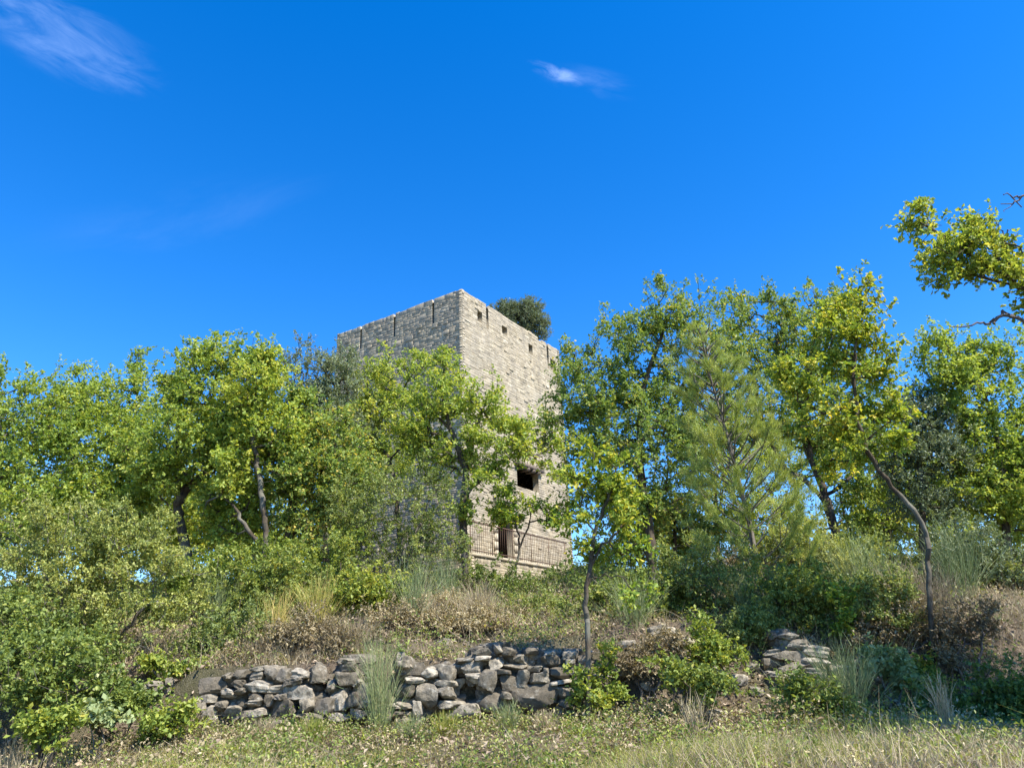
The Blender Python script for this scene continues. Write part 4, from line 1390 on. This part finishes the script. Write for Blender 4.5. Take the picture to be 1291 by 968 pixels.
shrub('green_shrub', 'wide dark scrub on the slope above the wall right half', 'kermes', 13.6,
      [(690, 775, 36, 16), (740, 785, 30, 16), (650, 770, 24, 12)], 220, 221, tint=0.48, dens=.8, stems=5)
shrub('withered_shrub', 'brown withered shrub on top of the wall left half', 'brown', 11.6,
      [(395, 800, 30, 24), (370, 810, 24, 18), (420, 815, 20, 14)], 160, 222, tint=.45, stems=6)
shrub('withered_shrub', 'tawny withered shrub behind the middle of the wall', 'brown', 12.4,
      [(590, 785, 34, 16), (560, 795, 24, 12), (620, 790, 20, 14)], 140, 223, tint=.6, stems=5)
shrub('withered_shrub', 'brown leafless tangle round the leaning trunk', 'brown', 11.4,
      [(1130, 780, 36, 22), (1110, 800, 26, 16), (1150, 805, 24, 14)], 120, 224, tint=.4, stems=7)
shrub('withered_shrub', 'dry brown scrub at the crest right of the pine', 'brown', 14.5,
      [(930, 715, 40, 18), (985, 725, 30, 16)], 130, 225, tint=0.50, stems=5)
shrub('green_shrub', 'thin leaved scrub at the crest before the right edge', 'kermes', 14.5,
      [(1215, 700, 34, 22), (1250, 720, 30, 16), (1190, 715, 24, 20)], 200, 226, tint=0.50, dens=.7, stems=5)
shrub('green_shrub', 'dense low scrub below the twisted oak limbs', 'bush', 15.5,
      [(1040, 705, 40, 20), (1085, 700, 34, 22), (1000, 705, 26, 18)], 230, 227, tint=0.62, stems=5)
shrub('green_shrub', 'yellow leaved low shrub above the small flat stones', 'lime', 11.2,
      [(215, 855, 16, 5), (195, 840, 16, 8), (240, 850, 12, 5)], 60, 228, tint=.42, stems=3)
shrub('green_shrub', 'olive shrub between big shrub and wall top', 'kermes', 12.0,
      [(290, 800, 34, 24), (260, 820, 30, 16), (320, 810, 20, 20)], 220, 229, tint=.35, dens=.8, stems=4)

shrub('evergreen_shrub', 'olive coloured shrub behind the withered one on the wall', 'kermes', 13.2,
      [(350, 780, 34, 26), (395, 770, 30, 24), (320, 775, 24, 22)], 260, 240, tint=.42, dens=.8, stems=5)
shrub('withered_shrub', 'brown dry thicket at the left part of the bank top', 'brown', 11.5,
      [(300, 830, 26, 12), (345, 815, 30, 18), (440, 805, 24, 22)], 170, 241, tint=.5, stems=5)
shrub('withered_shrub', 'pale brown scrub behind the tall wispy broom', 'brown', 12.4,
      [(500, 800, 30, 24), (530, 790, 24, 20), (480, 780, 24, 16)], 160, 242, tint=.6, stems=5)
shrub('withered_shrub', 'faded scrub between wall top and tower shrubs', 'brown', 13.6,
      [(640, 780, 34, 14), (690, 795, 30, 12), (560, 770, 30, 14)], 150, 243, tint=.62, stems=5)
shrub('evergreen_shrub', 'dense dark shrub behind the young oak foot', 'kermes', 12.8,
      [(770, 800, 34, 22), (805, 800, 26, 20), (850, 760, 26, 24), (725, 790, 20, 14)], 260, 244, tint=0.45, dens=.9, stems=5)
shrub('evergreen_shrub', 'tall scrub filling the crest between pine and yellow oak', 'kermes', 13.8,
      [(1020, 700, 34, 30), (1060, 720, 34, 26), (985, 690, 24, 24), (1095, 735, 24, 18)], 300, 245, tint=0.60, dens=.9, stems=5)
shrub('evergreen_shrub', 'dark evergreen scrub at the crest right of leaning trunk', 'holm', 14.2,
      [(1215, 690, 30, 30), (1245, 710, 28, 24), (1195, 730, 20, 18), (1280, 720, 30, 20)], 280, 246, tint=.32, dens=.8, stems=5)
shrub('withered_shrub', 'wide grey brown scrub under the leaning trunk', 'brown', 11.2,
      [(1090, 800, 30, 20), (1180, 800, 22, 22), (1060, 825, 20, 10)], 150, 247, tint=.25, stems=6)
shrub('green_shrub', 'dark bramble mass at the left frame edge behind the mound', 'bush', 10.8,
      [(10, 790, 40, 30), (50, 810, 36, 22), (100, 825, 40, 16), (20, 840, 30, 20)], 330, 248, dens=.65, tint=.45, stems=5)
shrub('green_shrub', 'dark bramble spreading below the three flat stones', 'bush', 9.9,
      [(150, 885, 24, 16), (175, 890, 16, 12), (110, 895, 26, 14)], 150, 249, tint=.45, stems=4)
shrub('green_shrub', 'leafy oak scrub at the foot of the forked trunk', 'lime', 14.2,
      [(250, 735, 30, 24), (290, 725, 26, 26), (225, 750, 24, 20)], 230, 250, tint=.3, stems=5)
shrub('green_shrub', 'leafy scrub closing the view under the dark leaning oak', 'lime', 14.8,
      [(370, 715, 34, 26), (410, 735, 30, 22), (335, 715, 24, 24), (440, 700, 20, 24)], 250, 251, tint=.32, stems=5)

shrub('evergreen_shrub', 'tangled dark shrub between short wall fragment and leaning trunk', 'kermes', 11.4,
      [(1090, 770, 30, 28), (1120, 760, 30, 26), (1070, 800, 20, 16)], 260, 260, tint=0.42, dens=.9, stems=5)
shrub('withered_shrub', 'grey brown tangle right of the leaning trunk foot', 'brown', 10.8,
      [(1215, 800, 24, 20), (1200, 830, 22, 16), (1240, 780, 20, 16)], 150, 261, tint=.15, stems=6)
shrub('green_shrub', 'dark shaded shrub at the right frame edge low on the bank', 'bush', 9.4,
      [(1275, 880, 30, 26), (1290, 930, 26, 24), (1250, 930, 24, 14)], 220, 262, tint=.25, stems=4)
shrub('green_shrub', 'dark leafy patch below the bright sapling', 'bush', 9.8,
      [(870, 860, 26, 14), (900, 870, 24, 12), (840, 850, 18, 12)], 90, 263, dens=.6, tint=0.50, stems=4)
shrub('green_shrub', 'dark green patch under the broom at the short wall', 'bush', 9.5,
      [(1020, 880, 24, 16), (1000, 865, 16, 12), (1045, 900, 24, 12)], 90, 264, dens=.6, tint=0.48, stems=4)
shrub('evergreen_shrub', 'dusky shrub on the bank between sapling and short wall', 'kermes', 11.4,
      [(940, 800, 24, 16), (960, 785, 20, 16)], 150, 265, tint=0.40, dens=.9, stems=4)
shrub('withered_shrub', 'brown dead bush above the dark patch beside young oak', 'brown', 10.6,
      [(815, 835, 24, 14), (840, 820, 20, 14), (790, 845, 14, 12)], 130, 266, tint=.35, stems=5)

# broom clumps
broom('broom_plant', 'tall wispy green broom growing through the stone wall', 478, 10.25, 130, 70, 150, 301, tint=.55, spread=.22)
broom('broom_plant', 'dense blue green broom clump below the short wall fragment', 1072, 9.7, 105, 80, 190, 302, tint=.5, spread=.42)
broom('broom_plant', 'wispy broom bush between two dark oak trunks', 275, 13.4, 90, 70, 150, 303, tint=.45, spread=.3)
broom('broom_plant', 'upright green broom tufts behind the wall centre', 522, 12.6, 95, 50, 120, 304, tint=.4, spread=.25)
broom('broom_plant', 'tall grey green broom in front of the tower trunk', 565, 14.8, 70, 40, 90, 305, tint=.4, spread=.25)
broom('broom_plant', 'broad broom bush at the crest behind the tangled dry one', 1095, 13.0, 120, 120, 260, 306, tint=.4, spread=.45)
broom('broom_plant', 'fine dark broom right of the leaning trunk', 1215, 13.2, 110, 90, 200, 307, tint=.3, spread=.4)
broom('dry_broom', 'grey dry broom fan hanging against the leaning trunk', 1140, 11.5, 95, 110, 200, 308, m_='dry', tint=.3, spread=.5)
broom('dry_broom', 'straw coloured tall tuft at the crest left of the wall top', 345, 12.2, 70, 60, 140, 309, m_='grass', tint=.8, spread=.3)
broom('dry_broom', 'yellowish fine tuft behind the withered shrub', 400, 12.6, 75, 50, 140, 310, m_='grass', tint=.7, spread=.3)
broom('dry_broom', 'pale dry tuft on the slope right of the tall wispy broom', 605, 13.2, 60, 60, 140, 311, m_='dry', tint=.55, spread=.4)
broom('dry_broom', 'silver grey tuft on the wall top left end', 322, 11.3, 36, 40, 90, 312, m_='dry', tint=.35, spread=.35)
broom('broom_plant', 'small green broom under the pine trunk', 950, 12.2, 80, 60, 130, 313, tint=.4, spread=.35)
broom('broom_plant', 'low drooping broom at the young oak foot', 800, 11.6, 70, 80, 160, 314, tint=.45, spread=.5)
broom('dry_broom', 'dry brush heap beneath the olive shrub', 440, 11.4, 60, 60, 150, 315, m_='dry', tint=.35, spread=.5)
broom('broom_plant', 'green tuft of broom left of the terrace corner', 545, 16, 60, 50, 110, 316, tint=.5, spread=.3)
broom('dry_broom', 'dry grey broom hanging over the shaded right bank', 1180, 11.6, 90, 110, 200, 320, m_='dry', tint=.25, spread=.5)
broom('broom_plant', 'grey green broom between the pine foot and short wall', 1000, 11.9, 80, 80, 160, 321, tint=.35, spread=.4)
broom('broom_plant', 'low broom tuft at the foot of the wall broom', 520, 9.9, 36, 46, 110, 322, tint=.5, spread=.45)
broom('broom_plant', 'low green tuft before the big boulder of the wall', 640, 9.9, 40, 50, 120, 323, tint=.55, spread=.45)
broom('dry_broom', 'straw tuft hiding the left end of the stone wall', 234, 10.15, 46, 50, 140, 324, m_='dry', tint=.5, spread=.45)
broom('dry_broom', 'short straw tuft before the wall left half', 330, 9.9, 30, 50, 110, 325, m_='dry', tint=.6, spread=.5)
broom('broom_plant', 'green grassy tuft before the wall left half', 395, 9.8, 34, 46, 110, 326, m_='grass', tint=.45, spread=.45)
broom('broom_plant', 'grassy tuft at the wall foot right of the wall broom', 560, 9.9, 34, 60, 130, 327, m_='grass', tint=.55, spread=.45)
broom('dry_broom', 'dry tuft at the wall foot before the big boulder', 690, 9.8, 32, 50, 110, 328, m_='dry', tint=.5, spread=.5)
# tall dry grass stalks
for k, (px, Y, lab) in enumerate(((28, 8.2, 'tall straw grass clump at the bottom left corner'), (12, 8.6, 'pale straw grass clump at the left frame edge'), (1195, 8.2, 'single straw grass clump with seed heads at bottom right'), (880, 8.9, 'straw grass clump below the bright sapling'), (1005, 9.6, 'rust brown straw clump under the short wall fragment'))):
    broom('grass_clump', lab, px, Y, 70, 50, 45, 330 + k, m_='dry', tint=.6, spread=.18, cat='grass clump', W=.007)

# ------------------------------------------------------------------ ground cover


def scatter(r, n, x0, x1, y0, y1, dens=None):
    x = r.uniform(x0, x1, n); y = r.uniform(y0, y1, n)
    # keep to the visible wedge with a margin
    ok = np.abs(x) < y * .80 + 1.5
    if dens is not None:
        ok &= r.random(n) < dens(x, y)
    x, y = x[ok], y[ok]
    return np.c_[x, y, ground(x, y)]


def patch(x, y, seed, f=1.0):
    rr = np.random.default_rng(seed)
    s = 0
    for _ in range(9):
        k = rr.uniform(.5, 3.0) * f; a = rr.uniform(0, 6.28)
        s = s + np.sin(k * (x * math.cos(a) + y * math.sin(a)) + rr.uniform(0, 6.28))
    return 1 / (1 + np.exp(-s * .8))


r = np.random.default_rng(400)
WALLGAP = lambda x, y: ~((y > 10.35) & (y < 11.0) & (x > -5.3) & (x < 1.8))


def stuff(o):
    o['kind'] = 'stuff'
    return o


def grass(name, n, box, m_, h0, h1, tint, spread, seed, dens=None, W=.006):
    r = np.random.default_rng(seed)
    p = scatter(r, n, *box, dens)
    p = p[WALLGAP(p[:, 0], p[:, 1])]
    N = len(p)
    d = unit(np.c_[r.normal(0, spread, (N, 2)), np.ones(N)])
    H = r.uniform(h0, h1, N) * (.5 + .9 * patch(p[:, 0], p[:, 1], seed + 1)) * np.interp(p[:, 1], [6.9, 7.8, 10.5, 11.2], [1, .6, .5, 1])
    t = tint + .25 * (patch(p[:, 0], p[:, 1], seed + 2, .8) - .5) + r.normal(0, .14, N)
    W_ = W * r.uniform(.6, 1.3, N)
    return stuff(link(name, ribbons(r, p - [0, 0, .02], d, H, W_, r.normal(.25, .2, N), t, M[m_], name, (0, 0, 0), 3)))


grass('green_grass', 110000, (-9, 9, 4.5, 10.6), 'grass', .10, .27, .48, .4, 401, lambda x, y: .25 + .75 * patch(x, y, 1, .6) ** 1.3)
grass('dry_grass', 100000, (-9, 9, 5, 11.5), 'dry', .08, .27, .58, .42, 402, lambda x, y: .08 + .92 * patch(x, y, 2, .6) ** 1.5)
grass('tall_dry_grass', 7000, (-9, 9, 5.2, 8.0), 'dry', .25, .5, .62, .2, 405, lambda x, y: patch(x, y, 14) ** 2 * np.where(x > 0, .5, 1))
grass('tall_green_grass', 6000, (-9, 9, 5.2, 8.8), 'grass', .22, .5, .5, .25, 406, lambda x, y: patch(x, y, 15) ** 2)
grass('slope_straw_grass', 26000, (-8, 9, 11.1, 16), 'dry', .2, .55, .6, .3, 407, lambda x, y: .1 + .9 * patch(x, y, 16))
grass('slope_grass', 24000, (-17, 17, 11, 27), 'grass', .10, .32, .55, .4, 403, lambda x, y: patch(x, y, 3, .7), .009)
grass('slope_dry_grass', 46000, (-17, 17, 11, 27), 'dry', .12, .38, .45, .45, 404, lambda x, y: patch(x, y, 4, .7), .009)


def litter(name, n, box, m_, L0, tint, seed, lift, tilt, dens=None):
    r = np.random.default_rng(seed)
    p = scatter(r, n, *box, dens)
    N = len(p)
    p[:, 2] += r.random(N) ** 2 * lift + .008
    a = r.uniform(0, 6.28, N)
    ax = np.c_[np.cos(a), np.sin(a), r.normal(0, tilt, N)]
    nor = unit(np.c_[r.normal(0, tilt, (N, 2)), np.ones(N)])
    L = L0 * r.uniform(.6, 1.4, N)
    t = tint + .2 * (patch(p[:, 0], p[:, 1], seed) - .5) + r.normal(0, .17, N)
    return stuff(link(name, leaves_mesh(name, p, ax, nor, L, L * .55, t, M[m_], (0, 0, 0))))


litter('leaf_litter', 110000, (-14, 14, 7, 24), 'litter', .07, .52, 410, .06, .5, lambda x, y: (.3 + .7 * patch(x, y, 5)) * np.interp(y, [8, 9.5], [.35, 1]))


def sprigs(name, n, box, m_, L0, wr, R, Hh, per, tint, seed, dens=None):
    """low leafy plants growing in a mass too dense to count"""
    r = np.random.default_rng(seed)
    p = scatter(r, n, *box, dens)
    p = p[WALLGAP(p[:, 0], p[:, 1])]
    N = len(p)
    sz = r.uniform(.5, 1.5, N)
    i = np.repeat(np.arange(N), per)
    K = len(i)
    q = unit(r.normal(size=(K, 3))) * (r.random((K, 1)) ** .45)
    q[:, 2] = np.abs(q[:, 2])
    c = p[i] + q * np.array([R, R, Hh]) * sz[i][:, None]
    ax = unit(unit(r.normal(size=(K, 3))) + q * .8)
    nor = unit(r.normal(size=(K, 3)) * .6 + np.array([0, 0, .8]))
    L = L0 * r.uniform(.6, 1.4, K)
    t = tint + r.normal(0, .15, N)[i] + .25 * (patch(p[:, 0], p[:, 1], seed, .6) - .5)[i] + r.normal(0, .1, K)
    COUNT['leaf'] += K
    stuff(link(name, leaves_mesh(name, c, ax, nor, L, L * wr, t, M[m_], (0, 0, 0))))


sprigs('ground_cover', 1400, (-9, 9, 5.5, 11), 'kermes', .036, .5, .13, .2, 26, .6, 411, lambda x, y: .1 + .9 * patch(x, y, 6) ** 2)
sprigs('bright_ground_cover', 1100, (-9, 9, 5.5, 11), 'lime', .036, .5, .14, .24, 26, .45, 417, lambda x, y: patch(x, y, 12) ** 2)
sprigs('withered_ground_cover', 1400, (-9, 9, 5.5, 11), 'brown', .036, .45, .14, .18, 24, .7, 416, lambda x, y: .1 + .9 * patch(x, y, 11))
sprigs('dark_ground_cover', 1300, (-9, 9, 6, 11), 'bush', .045, .55, .16, .26, 28, .4, 415, lambda x, y: .05 + .95 * patch(x, y, 10) ** 2)
sprigs('wall_weeds', 420, (-5.6, 2.2, 9.7, 10.46), 'kermes', .036, .5, .12, .2, 24, .5, 418)
sprigs('wall_dry_weeds', 420, (-5.6, 2.4, 9.6, 10.46), 'brown', .036, .5, .12, .18, 22, .6, 419)
sprigs('undergrowth', 4600, (-17, 17, 10.9, 26), 'bush', .05, .55, .22, .34, 30, .55, 412, lambda x, y: .1 + .9 * patch(x, y, 7) ** 1.5)
sprigs('olive_undergrowth', 5600, (-16, 16, 10.9, 26), 'kermes', .04, .55, .2, .34, 34, .5, 413, lambda x, y: .1 + .9 * patch(x, y, 8) ** 1.5)
sprigs('withered_undergrowth', 4600, (-12, 12, 8.5, 24), 'brown', .045, .5, .2, .22, 26, .62, 414, lambda x, y: .15 + .85 * patch(x, y, 9))


def twigs(n, box, seed):
    r = np.random.default_rng(seed)
    p = scatter(r, n, *box)
    N = len(p)
    d = unit(np.c_[r.normal(0, 1, (N, 2)), np.abs(r.normal(.25, .4, N))])
    stuff(link('fallen_twigs', ribbons(r, p, d, r.uniform(.15, .6, N), np.full(N, .010), r.normal(0, .15, N), r.uniform(0, .7, N), M['dry'], 'fallen_twigs', (0, 0, 0), 4)))


twigs(3500, (-12, 12, 8, 20), 420)
print('leaves', COUNT)
